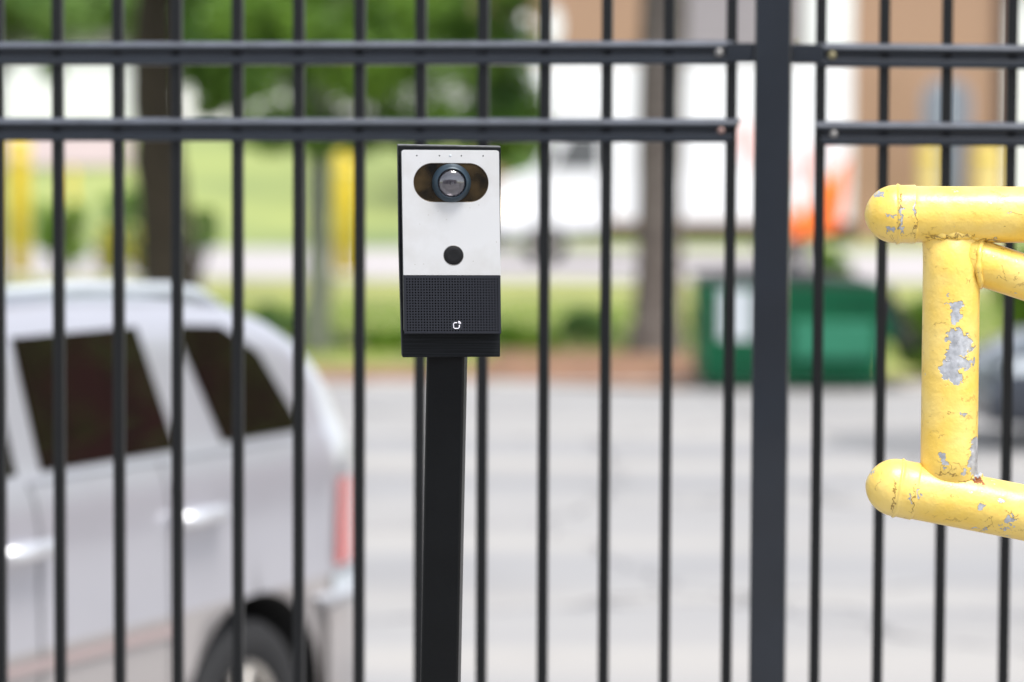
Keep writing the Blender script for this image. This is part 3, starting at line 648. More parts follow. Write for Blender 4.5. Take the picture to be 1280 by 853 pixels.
def rail(xa, za, xb, zb, end_a=0, end_b=0, sag=0):
    n = len(RAIL); b = MB(); rows = []
    K = 9
    for i in range(K):
        f = i / (K - 1); row = []
        for y, z in RAIL:
            x = xa + (xb - xa) * f
            if i == 0: x += -end_a * (z + .021) / .0425
            if i == K - 1: x += end_b * (z + .021) / .0425
            row.append((x, y, za + (zb - za) * f + z - sag * 4 * f * (1 - f)))
        rows.append(row + [row[0]])
    b.grid(rows, smooth=False)
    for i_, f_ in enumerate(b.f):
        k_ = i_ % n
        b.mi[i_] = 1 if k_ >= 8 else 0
    o_ = 0; b.f.append(list(range(n))[::-1]); o_ = (K - 1) * (n + 1); b.f.append([o_ + k for k in range(n)]); b.sm += [False] * 2; b.mi += [0, 0]
    return b.build('rail', [M['fence'], M['rail_sheen']], fence, bevel=.0012, seg=2)
def fz(px, py): return fence_pt(px, py).z
XL, XR = p0 - .1115 * 9 - .06, pe + .1115 * 13 + .06
zt_a, zt_b = fz(0, 67.5), fz(905, 66); z2_a, z2_b = fz(0, 162), fz(905, 163.5)
slope = lambda za, zb, xa, xb, x: za + (zb - za) * (x - xa) / (xb - xa)
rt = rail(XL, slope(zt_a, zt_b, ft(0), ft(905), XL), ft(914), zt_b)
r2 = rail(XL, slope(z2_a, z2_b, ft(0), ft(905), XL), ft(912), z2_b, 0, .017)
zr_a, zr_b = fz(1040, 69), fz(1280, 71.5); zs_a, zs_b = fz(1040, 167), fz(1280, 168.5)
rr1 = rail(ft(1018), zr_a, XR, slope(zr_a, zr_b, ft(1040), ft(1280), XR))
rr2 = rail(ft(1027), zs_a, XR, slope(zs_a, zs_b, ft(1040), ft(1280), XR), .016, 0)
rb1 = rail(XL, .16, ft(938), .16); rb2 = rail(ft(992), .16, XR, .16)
# rail-to-post brackets
for (xa, xb, z) in ((ft(906), -.0325, zt_b - .001), (.0325, ft(1027), zr_a + .001)):
    MB().box(xa, xb, -.0225, .018, z - .0165, z + .0175).build('bracket', M['fence'], fence, bevel=.002)
def screw(px, py, m, y=-.0215, rad=.0062):
    z = fz(px, py); x = ft(px)
    s_ = MB().lathe([(0, -.0042), (rad * .45, -.0040), (rad * .8, -.0028), (rad, -.0006), (rad, .004)], 20, 'y')
    s_.box(-rad * .6, rad * .6, -.0046, -.0038, -.0007, .0007).box(-.0007, .0007, -.0046, -.0038, -rad * .6, rad * .6)
    o = s_.build('screw', m, fence); o.location = (x, y, z); return o
screw(897, 66.5, M['steel'], -.0245, .0075); screw(900, 163.5, M['rust_screw'], -.0165); screw(1037, 70, M['brass'], -.0185, .0075); screw(1040, 168, M['steel'], -.0165, .0068)
screw(993, 52, M['brass'], -.02, .004)
post = MB().box(-.0318, .0318, -.0318, .0318, -.1, 2.78).build('fence_post', M['fence'], fence, bevel=.004, seg=3)
MB().prism([(-.036, 2.78), (.036, 2.78), (.036, 2.80), (0, 2.83), (-.036, 2.80)], -.036, .036).build('post_cap', M['fence'], fence, bevel=.003)
post_l = MB().box(XL - .0636, XL, -.0318, .0318, -.1, 2.78).build('fence_post', M['fence'], fence, bevel=.004, seg=3)
post_r = MB().box(XR, XR + .0636, -.0318, .0318, -.1, 2.78).build('fence_post', M['fence'], fence, bevel=.004, seg=3)

# ------------------------------------------------------------ intercom post, mount, intercom
IY = 3.93; K = IY / FPX            # metres per photo pixel at the intercom
pA, pB = atY(559, 446, IY + .045), atY(551, 853, IY + .045)
dirp = (pA - pB).normalized(); base = pB + dirp * (-(pB.z) / dirp.z)
ipost = empty('intercom_post', base, 'black square steel post carrying the intercom, in front of the fence', 'post')
ipost.rotation_euler = (0, 0, R(-4)); ax = dirp.x / dirp.z
pb_ = MB(); hw = .0253; Ht = pA.z + .16
for zz in (0, Ht): pb_.v += [(ax * zz + sx * hw, dirp.y / dirp.z * zz + sy * hw, zz) for sx, sy in ((-1, -1), (1, -1), (1, 1), (-1, 1))]
pb_.f = [(0, 1, 5, 4), (1, 2, 6, 5), (2, 3, 7, 6), (3, 0, 4, 7), (3, 2, 1, 0), (4, 5, 6, 7)]; pb_.sm = [False] * 6; pb_.mi = [0] * 6
pb_.build('shaft', M['post_black'], ipost, bevel=.004, seg=3)
MB().box(-.09, .09, -.09, .09, -.006, .010).build('base_plate', M['post_black'], ipost, bevel=.002)
for sx in (-1, 1):
    for sy in (-1, 1): MB().lathe([(0, .024), (.010, .023), (.011, .012), (.011, .0)], 6, 'z', (sx * .068, sy * .068, 0)).build('anchor_bolt', M['steel'], ipost)

ic = atY(562, 300, IY)
def L(px, py): return ((px - 562) * K, -(py - 300) * K)
mount = empty('mounting_plate', ic, 'black mounting box clamped to the post behind the intercom', 'mounting box')
mount.rotation_euler = (R(2.0), 0, R(5.0))
mm = mat('scuffed_black_board', (.020, .021, .024), .6, spec=.15)
def grain(m):
    n = m.node_tree.nodes; l = m.node_tree.links; b = n['Principled BSDF']; tc = n.new('ShaderNodeTexCoord'); mp = n.new('ShaderNodeMapping'); mp.inputs['Scale'].default_value = (9, 9, 700)
    no = n.new('ShaderNodeTexNoise'); no.inputs['Scale'].default_value = 1; no.inputs['Detail'].default_value = 4; cr = n.new('ShaderNodeValToRGB')
    cr.color_ramp.elements[0].position = .45; cr.color_ramp.elements[1].position = .85; cr.color_ramp.elements[0].color = (.006, .007, .008, 1); cr.color_ramp.elements[1].color = (.022, .024, .028, 1)
    l.new(tc.outputs['Object'], mp.inputs[0]); l.new(mp.outputs[0], no.inputs['Vector']); l.new(no.outputs[0], cr.inputs[0]); l.new(cr.outputs[0], b.inputs['Base Color'])
    bp = n.new('ShaderNodeBump'); bp.inputs['Strength'].default_value = .15; bp.inputs['Distance'].default_value = .0005; l.new(no.outputs[0], bp.inputs['Height']); l.new(bp.outputs[0], b.inputs['Normal'])
grain(mm)
def LP(pts): return [L(*p) for p in pts]
MB().prism(LP([(496.5, 182.5), (624.5, 184), (625.5, 446), (503, 446.5), (498.5, 310)]), -.012, .016).build('front_board', mm, mount, bevel=.0012, seg=2)
MB().prism(LP([(498, 184), (623, 186), (624, 302), (500, 302)]), .0163, .034).build('back_board', mm, mount, bevel=.001)
MB().prism(LP([(500, 306), (624, 306), (624.5, 444), (504, 444)]), .0163, .034).build('back_board', mm, mount, bevel=.001)
sh_m = M['steel']
MB().prism(LP([(530, 330), (590, 330), (590, 440), (530, 440)]), .0343, .040).build('clamp_plate', M['post_black'], mount, bevel=.001)
edge_m = mat('worn_edge', (.22, .22, .22), .6, var=.5, vscale=90)
MB().prism(LP([(497, 181.2), (624, 182.8), (624, 184.0), (497, 182.4)]), -.0112, .0155).build('edge_wear', edge_m, mount)

icom = empty('video_intercom', ic, 'silver and black video intercom with fisheye camera on the black post', 'intercom')
icom.rotation_euler = (R(2.0), R(-.9) * 0, R(5.0))
# local frame: x right, y away from viewer, z up; front face at y = -.040
alu = mat('brushed_silver', (.60, .60, .61), .38, .35, var=.03, vscale=30)
def brushed(m):
    n = m.node_tree.nodes; l = m.node_tree.links; b = n['Principled BSDF']; tc = n.new('ShaderNodeTexCoord'); mp = n.new('ShaderNodeMapping'); mp.inputs['Scale'].default_value = (900, 900, 8)
    no = n.new('ShaderNodeTexNoise'); no.inputs['Scale'].default_value = 1; no.inputs['Detail'].default_value = 2
    l.new(tc.outputs['Object'], mp.inputs[0]); l.new(mp.outputs[0], no.inputs['Vector'])
    bp = n.new('ShaderNodeBump'); bp.inputs['Strength'].default_value = .08; bp.inputs['Distance'].default_value = .0004; l.new(no.outputs[0], bp.inputs['Height']); l.new(bp.outputs[0], b.inputs['Normal'])
brushed(alu)
def smudge(m):
    n = m.node_tree.nodes; l = m.node_tree.links; b = n['Principled BSDF']; tc = n.new('ShaderNodeTexCoord')
    a = n.new('ShaderNodeTexNoise'); a.inputs['Scale'].default_value = 16; a.inputs['Detail'].default_value = 6; l.new(tc.outputs['Object'], a.inputs['Vector'])
    cr = n.new('ShaderNodeValToRGB'); cr.color_ramp.elements[0].position = .30; cr.color_ramp.elements[1].position = .55; cr.color_ramp.elements[0].color = (.58, .57, .555, 1); cr.color_ramp.elements[1].color = (.67, .67, .672, 1)
    l.new(a.outputs[0], cr.inputs[0])
    v = n.new('ShaderNodeTexVoronoi'); v.inputs['Scale'].default_value = 170; l.new(tc.outputs['Object'], v.inputs['Vector'])
    lt = n.new('ShaderNodeMath'); lt.operation = 'LESS_THAN'; lt.inputs[1].default_value = .10; l.new(v.outputs['Distance'], lt.inputs[0])
    g2 = n.new('ShaderNodeMath'); g2.operation = 'GREATER_THAN'; g2.inputs[1].default_value = .78
    sp = n.new('ShaderNodeSeparateColor'); l.new(v.outputs['Color'], sp.inputs[0]); l.new(sp.outputs[0], g2.inputs[0])
    mu = n.new('ShaderNodeMath'); mu.operation = 'MULTIPLY'; l.new(lt.outputs[0], mu.inputs[0]); l.new(g2.outputs[0], mu.inputs[1])
    mx = n.new('ShaderNodeMixRGB'); l.new(mu.outputs[0], mx.inputs[0]); l.new(cr.outputs[0], mx.inputs[1]); mx.inputs[2].default_value = (.40, .37, .33, 1); l.new(mx.outputs[0], b.inputs['Base Color'])
    rr = n.new('ShaderNodeMapRange'); rr.inputs['To Min'].default_value = .50; rr.inputs['To Max'].default_value = .30; l.new(a.outputs[0], rr.inputs['Value']); l.new(rr.outputs[0], b.inputs['Roughness'])
smudge(alu)
YF, YB = -.040, -.0125
sl_ = .020           # image lean of the unit: left edge drifts right towards the bottom
def U(px, py): x, z = L(px, py); return x, z
def ux(fx, z):       # map unit coords (fx -1..1 across) to x with lean
    return (.5 + (-.0195) * (z / K) + 0) * K + fx * 60.0 * K
zT, zM, zB = L(0, 187)[1], L(0, 341.5)[1], L(0, 414.5)[1]
def rr_poly(cx, cz, hx_, hz_, r, n=8, corners=(1, 1, 1, 1)):
    out = []
    for (sx, sz, a0, on) in ((1, 1, 0, corners[0]), (-1, 1, 90, corners[1]), (-1, -1, 180, corners[2]), (1, -1, 270, corners[3])):
        if not on: out.append((cx + sx * hx_, cz + sz * hz_)); continue
        for k in range(n + 1):
            a = R(a0 + 90 * k / n); out.append((cx + sx * (hx_ - r) + r * math.cos(a), cz + sz * (hz_ - r) + r * math.sin(a)))
    return out
def lean_pts(pts): return [(x - .0195 * z + .0, z) for x, z in pts]
cu = L(561.5, 0)[0]
def bez(px): return (px - 561.5) * K
# silver faceplate with a capsule opening: outer loop bridged to the capsule loop
def plate_with_hole():
    bm = bmesh.new(); outer = rr_poly(0, (zT + zM) / 2, 60.2 * K, (zT - zM) / 2, 3.2 * K, 6, (1, 1, 0, 0))
    cc = L(0, 227)[1]; hole = [(x + .0003, z) for x, z in rr_poly(0, cc, 46.5 * K, 24.2 * K, 24.1 * K, 16)]
    bl = (0 - .0, L(0, 317)[1]); btn = [(.0022 + 12.6 * K * math.cos(a), bl[1] + 12.6 * K * math.sin(a)) for a in np.linspace(0, 2 * math.pi, 41)[:-1]]
    loops = [outer, hole, btn]; es = []
    for lp in loops:
        vs = [bm.verts.new((x - .0195 * z, YF, z)) for x, z in lp]
        for i in range(len(vs)): es.append(bm.edges.new((vs[i], vs[(i + 1) % len(vs)])))
    bmesh.ops.triangle_fill(bm, use_beauty=True, edges=es)
    g_ = bmesh.ops.extrude_face_region(bm, geom=bm.faces[:]); vv = [e for e in g_['geom'] if isinstance(e, bmesh.types.BMVert)]
    bmesh.ops.translate(bm, verts=vv, vec=(0, .003, 0)); bmesh.ops.recalc_face_normals(bm, faces=bm.faces)
    me = bpy.data.meshes.new('faceplate'); bm.to_mesh(me); bm.free(); me.materials.append(alu)
    o = bpy.data.objects.new('faceplate', me); COL.objects.link(o); o.parent = icom
    b = o.modifiers.new('bevel', 'BEVEL'); b.width = .0009; b.segments = 3; b.limit_method = 'ANGLE'; b.angle_limit = R(50)
    return o
fp = plate_with_hole()
case_m = mat('satin_black_case', (.010, .011, .014), .5, spec=.3, bump=.15, bscale=500)
MB().prism(lean_pts(rr_poly(0, (zT + zB) / 2, 60.2 * K, (zT - zB) / 2 - .0003, 3.2 * K, 6)), YF + .0034, YB).build('housing', case_m, icom, bevel=.0008)
# recessed dark glass in the capsule
gl = mat('brown_reflection_glass', (.048, .032, .014), .07, spec=.5, col2=(.004, .004, .003), vscale=34, detail=2)  # brown mottling in the colour stands for reflections on the glass
cz_ = L(0, 227)[1]
win = MB().prism(lean_pts([(x + .0003, z) for x, z in rr_poly(0, cz_, 46.3 * K, 24.0 * K, 23.9 * K, 16)]), YF + .0012, YF + .0032).build('camera_window', gl, icom)
rimm = mat('warm_bezel', (.10, .075, .05), .35, .5)
cpts = lean_pts([(x + .0003, z) for x, z in rr_poly(0, cz_, 46.2 * K, 23.9 * K, 23.8 * K, 16)]); cpts = [Vector((x, YF + .0012, z)) for x, z in cpts]
MB().tube(cpts + [cpts[0]], .0006, 8, caps=False).build('window_bezel', rimm, win)
ringm = mat('blue_black_lens_ring', (.017, .034, .050), .38, .25)
lx, lz = bez(562.3) - .0195 * cz_, L(0, 227.3)[1]
lens = MB().lathe([(24 * K, .0012 + YF), (24 * K, YF - .0020), (23.7 * K, YF - .0030), (21 * K, YF - .0068), (18.4 * K, YF - .0105), (17.9 * K, YF - .0106), (17.5 * K, YF - .0092), (17.2 * K, YF - .0040), (17.0 * K, YF - .001)], 64, 'y', (lx, 0, lz)).build('lens_ring', ringm, icom)
MB().lathe([(17.4 * K, YF - .0045), (16.4 * K, YF - .0050), (16.2 * K, YF - .0030), (9 * K, YF - .001), (7.5 * K, YF - .0022), (5.2 * K, YF - .001), (3.6 * K, YF - .0018), (0, YF - .0004)], 64, 'y', (lx, 0, lz)).build('inner_barrel', mat('grey_lens_barrel', (.075, .068, .075), .4, .3), lens)
glass = bpy.data.materials.new('lens_glass'); glass.use_nodes = True; gb = glass.node_tree.nodes['Principled BSDF']
gb.inputs['Transmission Weight'].default_value = 1; gb.inputs['Roughness'].default_value = .0; gb.inputs['IOR'].default_value = 1.7; gb.inputs['Base Color'].default_value = (.95, .93, .98, 1)
dome = [(17.3 * K * math.sin(t), YF - .0062 - .0085 * math.cos(t)) for t in np.linspace(math.pi / 2, 0.0001, 14)]
MB().lathe(dome + [(r_, y_ + .0012) for r_, y_ in dome[::-1]], 64, 'y', (lx, 0, lz)).build('lens_dome', glass, lens)
MB().lathe([(0, YF - .0012), (2.2 * K, YF - .0018), (3.0 * K, YF - .0008)], 24, 'y', (lx, 0, lz)).build('pupil', M['dark_void'], lens)
# call button
bz = L(0, 317)[1]
bx_ = .0022 - .0195 * bz
btm = mat('dark_button', (.006, .006, .007), .55, spec=.25, bump=.3, bscale=900)
bt = MB().lathe([(11.8 * K, YF + .003), (11.8 * K, YF + .0002), (11.2 * K, YF - .0006), (6 * K, YF - .0003), (0, YF - .0001)], 48, 'y', (bx_, 0, bz)).build('call_button', btm, icom)
MB().lathe([(12.5 * K, YF + .0026), (12.5 * K, YF - .0002), (11.9 * K, YF - .0003), (11.9 * K, YF + .0028)], 48, 'y', (bx_, 0, bz)).build('button_ring', M['steel'], bt)
# pinholes and white indicator
for px, m_, r_ in ((520, M['dark_void'], .9), (548, M['dark_void'], .9), (561.3, M['label_w'], 1.7), (575, M['dark_void'], .9), (602, M['dark_void'], .9)):
    z = L(0, 193.8)[1]; x = bez(px) - .0195 * z
    MB().lathe([(0, YF - .00025), (r_ * K * .9, YF - .00022), (r_ * K, YF + .0001)], 16, 'y', (x, 0, z)).build('microphone_hole' if m_ is M['dark_void'] else 'indicator_light', m_, icom)
# perforated speaker grille: real square-to-octagon holes
def grille():
    b = MB(); nx, nz = 33, 20; x0_, x1_ = -60.2 * K, 60.2 * K; z1_, z0_ = zM - .0006, zB; yf = YF - .0004; dep = .0022
    mx, mz = 2.2 * K, 2.6 * K; cw, ch = (x1_ - x0_ - 2 * mx) / nx, (z1_ - z0_ - 2 * mz) / nz
    lw = lambda x, y, z: (x - .0195 * z, y, z)
    rad = 1.08 * K
    logo = (bez(566.3), L(0, 403.5)[1])
    for i in range(nx):
        for j in range(nz):
            a0, c0 = x0_ + mx + i * cw, z0_ + mz + j * ch; cx, cz = a0 + cw / 2, c0 + ch / 2
            sq = [(a0, c0), (a0 + cw, c0), (a0 + cw, c0 + ch), (a0, c0 + ch)]
            if abs(cx - logo[0]) < 6.2 * K and abs(cz - logo[1]) < 6.0 * K:
                b.add([lw(x, yf, z) for x, z in sq], [(0, 1, 2, 3)]); continue
            oc = [(cx + rad * math.cos(R(225 + 45 * k)), cz + rad * math.sin(R(225 + 45 * k))) for k in range(8)]
            vs = [lw(x, yf, z) for x, z in sq] + [lw(x, yf, z) for x, z in oc] + [lw(x, yf + dep, z) for x, z in oc]
            fs = []
            for k in range(4):
                fs.append((k, (k + 1) % 4, 4 + (2 * k + 2) % 8, 4 + 2 * k + 1)); fs.append((k, 4 + 2 * k + 1, 4 + 2 * k))
            for k in range(8): fs.append((4 + k, 4 + (k + 1) % 8, 12 + (k + 1) % 8, 12 + k))
            b.add(vs, fs)
            b.add([lw(x, yf + dep, z) for x, z in oc], [list(range(8))], mi=1)
    # border and rolled edge
    e = .0012
    out = [(x0_, z0_ ), (x1_, z0_), (x1_, z1_), (x0_, z1_)]; inn = [(x0_ + mx, z0_ + mz), (x1_ - mx, z0_ + mz), (x1_ - mx, z1_ - mz), (x0_ + mx, z1_ - mz)]
    o1 = [(x0_ + e, z0_ + e), (x1_ - e, z0_ + e), (x1_ - e, z1_), (x0_ + e, z1_)]
    vs = [lw(x, yf, z) for x, z in inn] + [lw(x, yf, z) for x, z in o1] + [lw(x, yf + e, z) for x, z in out] + [lw(x, YF + .0036, z) for x, z in out]
    fs = [(a + k, a + (k + 1) % 4, a + 4 + (k + 1) % 4, a + 4 + k) for a in (0, 4, 8) for k in range(4)]
    b.add(vs, fs)
    return b.build('speaker_grille', [mat('grille_plastic', (.014, .0155, .022), .55, spec=.3, bump=.1, bscale=700), M['dark_void']], icom)
gr_ = grille()
# emblem: a rounded square outline broken at the upper right by two small arcs
lgx, lgz = bez(566.0), L(0, 404.2)[1]; emb = MB(); q = 3.6 * K; yl = YF - .0007
pts = [(-q + .4 * q, q), (-q, q - .4 * q), (-q, -q + .4 * q), (-q + .4 * q, -q), (q - .4 * q, -q), (q, -q + .4 * q), (q, q * .25)]
pl = [(q * .25, q)] + pts
pl3 = [Vector((lgx - .0195 * lgz + x, yl, lgz + z)) for x, z in pl]
emb.tube(pl3, .62 * K, 8)
for rr2_, wv in ((1.5, .55), (2.9, .6)):
    ar = [Vector((lgx - .0195 * lgz + q * .62 + rr2_ * K * math.cos(a), yl, lgz + q * .62 + rr2_ * K * math.sin(a))) for a in np.linspace(R(-5), R(95), 7)]
    emb.tube(ar, wv * K, 8)
emb.build('emblem', mat('white_print', (.82, .80, .86), .5), icom)

# ------------------------------------------------------------ yellow pipe barrier
PR = 35.6 * K
by = IY + .005
def Bp(px, py): return atY(px, py, by)
root = Vector((atY(2230, 268, by).x, by, 0))
bar = empty('pipe_barrier', root, 'chipped yellow steel pipe barrier reaching in from the right', 'barrier')
def W(px, py): return Bp(px, py) - root
chips = [  # centre px, half sizes px, angle
    (1190, 380, 9, 5, 0), (1191, 390, 6, 9, -5), (1189, 398, 5, 5, 0),
    (1188, 418, 12, 8, 20), (1198, 430, 14, 13, 0), (1186, 440, 9, 9, 0), (1181, 462, 11, 15, 15), (1190, 470, 9, 9, 0), (1203, 453, 9, 6, -30), (1211, 451, 5, 3, 0), (1192, 450, 8, 7, 0),
    (1217, 560, 9, 16, -8), (1220, 582, 10, 18, 0), (1212, 575, 6, 12, 0), (1174, 568, 4, 7, 15), (1177, 577, 4, 5, 0), (1198, 517, 3, 3, 0), (1201, 587, 3, 2.5, 0),
    (1222, 630, 4, 3, 25), (1246, 622, 4, 3, 25), (1258, 645, 6, 6, 0), (1256, 657, 6, 2, 0), (1216, 658, 4, 2, 0), (1228, 659, 3, 2, 0), (1143, 613, 2, 6, 10), (1086, 591, 5, 2.5, 50), (1133, 620, 1.5, 8, 12),
    (1122, 268, 2, 13, 0), (1122, 286, 1.8, 7, 0), (1138, 262, 1.6, 8, 5), (1110, 285, 5, 3, 0), (1109, 269, 7, 1.2, 0), (1097, 243, 7, 2.5, -20), (1192, 240, 3, 1.3, 0), (1240, 300, 8, 1.2, 0)]
def yellow_paint():
    m = bpy.data.materials.new('chipped_yellow_paint'); m.use_nodes = True; n = m.node_tree.nodes; l = m.node_tree.links; b = n['Principled BSDF']
    tc = n.new('ShaderNodeTexCoord')
    def noise(scale, detail=3, vec=None, out=0):
        x = n.new('ShaderNodeTexNoise'); x.inputs['Scale'].default_value = scale; x.inputs['Detail'].default_value = detail; l.new(vec or tc.outputs['Object'], x.inputs['Vector']); return x.outputs[out]
    def math_(op, a, b_=None, c_=None):
        x = n.new('ShaderNodeMath'); x.operation = op
        for i, v in enumerate((a, b_, c_)):
            if v is None: continue
            if isinstance(v, (int, float)): x.inputs[i].default_value = v
            else: l.new(v, x.inputs[i])
        return x.outputs[0]
    def vm(op, a, b_):
        x = n.new('ShaderNodeVectorMath'); x.operation = op
        for i, v in enumerate((a, b_)):
            if isinstance(v, tuple): x.inputs[i].default_value = v
            elif v is not None: l.new(v, x.inputs[i])
        return x
    wn = vm('SUBTRACT', noise(150, 5, out=1), (.5, .5, .5)).outputs[0]; wn = vm('MULTIPLY', wn, (.022, 0, .022)).outputs[0]
    P_ = vm('ADD', tc.outputs['Object'], wn).outputs[0]
    acc = None
    for px, py, a, c_, ang in chips:
        p = W(px, py); v = vm('SUBTRACT', P_, (p.x, 0, p.z)).outputs[0]
        if ang:
            ro = n.new('ShaderNodeVectorRotate'); ro.rotation_type = 'Y_AXIS'; ro.inputs['Angle'].default_value = R(ang); l.new(v, ro.inputs['Vector']); v = ro.outputs[0]
        v = vm('MULTIPLY', v, (1 / (a * K), 0, 1 / (c_ * K))).outputs[0]; d_ = vm('LENGTH', v, None).outputs['Value']
        acc = d_ if acc is None else math_('MINIMUM', acc, d_)
    # only the near side of the pipes
    sx = n.new('ShaderNodeSeparateXYZ'); l.new(tc.outputs['Object'], sx.inputs[0])
    front = math_('GREATER_THAN', sx.outputs['Y'], .004); acc = math_('ADD', acc, math_('MULTIPLY', front, 9))
    # small random flecks
    fl = n.new('ShaderNodeTexVoronoi'); fl.inputs['Scale'].default_value = 75; l.new(P_, fl.inputs['Vector'])
    flm = math_('MULTIPLY', math_('LESS_THAN', fl.outputs['Distance'], .13), math_('GREATER_THAN', noise(22, 2), .60))
    chip = math_('MAXIMUM', math_('LESS_THAN', acc, 1.0), flm)
    soft = n.new('ShaderNodeMapRange'); soft.inputs['From Min'].default_value = .92; soft.inputs['From Max'].default_value = 1.08; l.new(acc, soft.inputs['Value'])
    # hairline cracks
    vc = n.new('ShaderNodeTexVoronoi'); vc.feature = 'DISTANCE_TO_EDGE'; vc.inputs['Scale'].default_value = 30
    nk = n.new('ShaderNodeMapping'); nk.inputs['Scale'].default_value = (55, 55, 190); nk.inputs['Rotation'].default_value = (0, R(14), 0); l.new(P_, nk.inputs[0])
    nick = math_('MULTIPLY', math_('GREATER_THAN', noise(1, 2, nk.outputs[0]), .66), math_('GREATER_THAN', noise(17, 3), .50))
    seam = None
    for px, py, a, c_ in ((1172, 297, 22, 1.1), (1200, 295, 16, 1.2), (1232, 299, 12, 1.6), (1180, 590, 14, .8), (1206, 598, 12, .9), (1120.5, 262, .9, 28), (1140, 275, .8, 22), (1113, 618, 1.0, 22), (1137, 622, .8, 20)):
        p = W(px, py); dd = vm('LENGTH', vm('MULTIPLY', vm('SUBTRACT', P_, (p.x, 0, p.z)).outputs[0], (1 / (a * K), 0, 1 / (c_ * K))).outputs[0], None).outputs['Value']; seam = dd if seam is None else math_('MINIMUM', seam, dd)
    seam = math_('LESS_THAN', seam, 1)
    w2 = vm('MULTIPLY', vm('SUBTRACT', noise(40, 5, out=1), (.5, .5, .5)).outputs[0], (.05, .05, .05)).outputs[0]; l.new(vm('ADD', tc.outputs['Object'], w2).outputs[0], vc.inputs['Vector'])
    crack = math_('MULTIPLY', math_('LESS_THAN', vc.outputs['Distance'], .012), math_('GREATER_THAN', noise(28, 4), .60)); crack = math_('MAXIMUM', math_('MAXIMUM', crack, math_('MULTIPLY', nick, .6)), math_('MULTIPLY', seam, 1.3))
    # paint colour: slightly chalky, deeper where worn
    cr = n.new('ShaderNodeValToRGB'); cr.color_ramp.elements[0].position = .35; cr.color_ramp.elements[1].position = .7
    cr.color_ramp.elements[0].color = (.83, .55, .080, 1); cr.color_ramp.elements[1].color = (.86, .63, .18, 1); l.new(noise(18, 5), cr.inputs[0])
    mc = n.new('ShaderNodeMixRGB'); mc.inputs[2].default_value = (.36, .22, .04, 1); l.new(math_('MULTIPLY', crack, .75), mc.inputs[0]); l.new(cr.outputs[0], mc.inputs[1])
    gm = n.new('ShaderNodeValToRGB'); gm.color_ramp.elements[0].position = .35; gm.color_ramp.elements[1].position = .7
    gm.color_ramp.elements[0].color = (.33, .34, .36, 1); gm.color_ramp.elements[1].color = (.60, .61, .64, 1); l.new(noise(110, 4), gm.inputs[0])
    rp = W(1221, 599); rv = vm('SUBTRACT', P_, (rp.x, 0, rp.z)).outputs[0]; rd = vm('LENGTH', vm('MULTIPLY', rv, (1 / (7 * K), 0, 1 / (4 * K))).outputs[0], None).outputs['Value']
    rust = math_('LESS_THAN', rd, 1)
    m1 = n.new('ShaderNodeMixRGB'); l.new(chip, m1.inputs[0]); l.new(mc.outputs[0], m1.inputs[1]); l.new(gm.outputs[0], m1.inputs[2])
    m2 = n.new('ShaderNodeMixRGB'); l.new(rust, m2.inputs[0]); l.new(m1.outputs[0], m2.inputs[1]); m2.inputs[2].default_value = (.28, .09, .02, 1)
    l.new(m2.outputs[0], b.inputs['Base Color']); b.inputs['Roughness'].default_value = .38; b.inputs['Specular IOR Level'].default_value = .5
    l.new(math_('MULTIPLY', chip, .3), b.inputs['Metallic'])
    b.inputs['Coat Weight'].default_value = .35; b.inputs['Coat Roughness'].default_value = .30
    h = math_('ADD', math_('MULTIPLY', soft.outputs[0], .9), math_('MULTIPLY', noise(70, 6), 1.15)); h = math_('ADD', h, math_('MULTIPLY', noise(300, 3), .20)); h = math_('SUBTRACT', h, math_('MULTIPLY', crack, .35)); h = math_('SUBTRACT', h, math_('MULTIPLY', flm, .5))
    bp = n.new('ShaderNodeBump'); bp.inputs['Strength'].default_value = 1.0; bp.inputs['Distance'].default_value = .0014; l.new(h, bp.inputs['Height']); l.new(bp.outputs[0], b.inputs['Normal'])
    return m
YP = yellow_paint()
def lump(v, c, amt, seed):  # tiny unevenness
    return v
def pipe(name, a, b, r=PR, n=48, segs=40):
    return MB().tube([a.lerp(b, i / segs) for i in range(segs + 1)], r, n).build(name, YP, bar)
def dome_cap(a, axis, r, name='end_cap'):
    # a: seam centre; axis: unit vector pointing outwards
    t = axis.normalized(); u = Vector((0, 1, 0)); v = t.cross(u).normalized(); b = MB(); n = 48; rows = []
    prof = [(-24, .985), (-23, 1.02), (-22, 1.045), (-20, 1.04), (-5, 1.03), (-3, 1.045), (-1.6, 1.075), (-.2, 1.085), (.8, 1.06), (1.6, 1.03), (2.4, 1.035)]
    prof += [(2 + 37 * math.sin(q), 1.035 * math.cos(q)) for q in np.linspace(0.12, math.pi / 2 - .001, 12)]
    wob = [1 + .008 * math.sin(3 * 2 * math.pi * k / n + h_) for h_ in (1.0,) for k in range(n + 1)]
    for h, f in prof: rows.append([a + t * ((h + 1.2 * min(1, f) * math.sin(2 * 2 * math.pi * k / n + 1)) * K) + (u * math.cos(2 * math.pi * k / n) + v * math.sin(2 * math.pi * k / n)) * (f * r * wob[k]) for k in range(n + 1)])
    return b.grid(rows).build(name, YP, bar)
top_a, top_b = W(1120, 268), W(2230, 262); top_b.z = top_a.z
pipe('top_bar', top_a, top_b, 35.2 * K)
dome_cap(top_a, (top_a - top_b), 35.2 * K)
low_a, low_dir = W(1113, 608.5), (W(1280, 641) - W(1113, 608.5)).normalized()
low_b = low_a + low_dir * ((0 - low_a.x) / low_dir.x)
pipe('lower_bar', low_a, low_b, 35.0 * K)
dome_cap(low_a + low_dir * (8 * K), -low_dir, 35.0 * K)
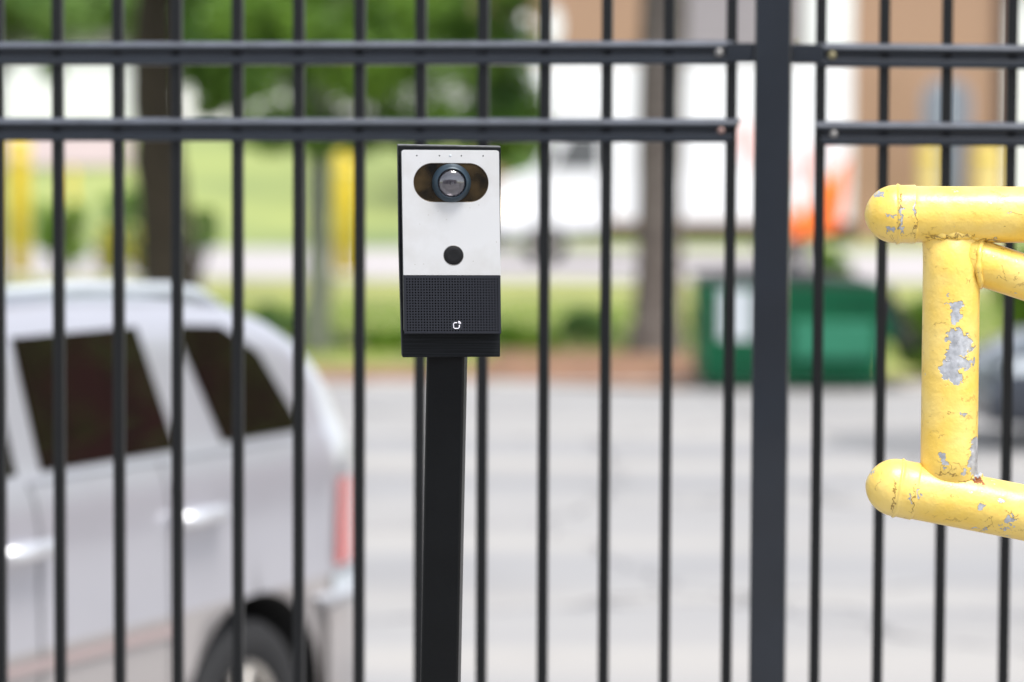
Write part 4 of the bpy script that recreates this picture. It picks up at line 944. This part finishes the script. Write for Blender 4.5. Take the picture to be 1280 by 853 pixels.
# upright, pinched where it meets the top bar
def upright():
    b = MB(); n = 48; rows = []; zt_, zb_ = W(1188, 296).z, W(1188, 612).z; xc = W(1188.5, 400).x
    r = 35.6 * K
    for i in range(46):
        f = i / 45; z = zt_ + (zb_ - zt_) * f; d_ = max(0, 1 - (zt_ - z) / .042); d2 = max(0, 1 - (z - zb_) / .035); fl = 1 + .06 * d_ ** 2; sy = 1 - .45 * d_ ** 1.6 - .42 * d2 ** 1.3
        row = []
        for k in range(n + 1):
            q = 2 * math.pi * k / n; row.append((xc + r * fl * math.cos(q), sy * r * math.sin(q), z + (.006 * d_ * abs(math.sin(q)))))
        rows.append(row)
    return b.grid(rows).build('upright', YP, bar)
upright()
br_a = W(1205, 322); br_dir = (W(1280, 347) - W(1222, 328)).normalized(); br_b = br_a + br_dir * ((0 - br_a.x) / br_dir.x)
pipe('brace', br_a, br_b, 28.5 * K)
# weld beads
def bead(pts, rad, name='weld_bead', seed=0):
    rr = random.Random(seed); rs = [rad * rr.uniform(.75, 1.3) for _ in pts]; ps = [Vector(p) + Vector([rr.uniform(-.0009, .0009) for _ in range(3)]) for p in pts]
    o = MB().tube(ps, rs, 10, caps=False).build(name, YP, bar); md = o.modifiers.new('s', 'SUBSURF'); md.levels = 1; md.render_levels = 1
xc, zt_ = W(1188.5, 300).x, W(1188, 299).z
bead([(xc + 37.5 * K * math.cos(q), .6 * 36 * K * math.sin(q), zt_ + .0045 * abs(math.sin(q)) + .002) for q in np.linspace(0, 2 * math.pi, 60)], 6 * K, seed=1)
xcl, zl = W(1188.5, 600).x, W(1188, 594)
def low_surf(x, y):   # height of the lower bar's top surface
    s = (x - low_a.x) / low_dir.x; zc = low_a.z + low_dir.z * s; return zc + math.sqrt(max((35 * K) ** 2 - y * y, 0)) / math.sqrt(1 - low_dir.z ** 2)
bead([(xcl + 36 * K * math.cos(q), 35 * K * .62 * math.sin(q), low_surf(xcl + 36 * K * math.cos(q), 35 * K * .62 * math.sin(q))) for q in np.linspace(0, 2 * math.pi, 60)], 3.6 * K, seed=2)
v_ = br_dir.cross(Vector((0, 1, 0))).normalized(); cb_ = W(1224.5, 329)
bead([cb_ + Vector((0, 1, 0)) * (29.5 * K * math.sin(q)) + Vector((-.006 * (math.sin(q) ** 2), 0, 29.5 * K * math.cos(q))) for q in np.linspace(0, 2 * math.pi, 50)], 3.8 * K, seed=3)
MB().lathe([(0, 0), (.065, 0), (.065, top_a.z + .10), (.055, top_a.z + .14), (0, top_a.z + .16)], 40, 'z').build('support_post', YP, bar)
for z, rr3 in ((.002, .12),): MB().lathe([(0, 0), (rr3, 0), (rr3, .02), (0, .02)], 32, 'z').build('base_plate', YP, bar)
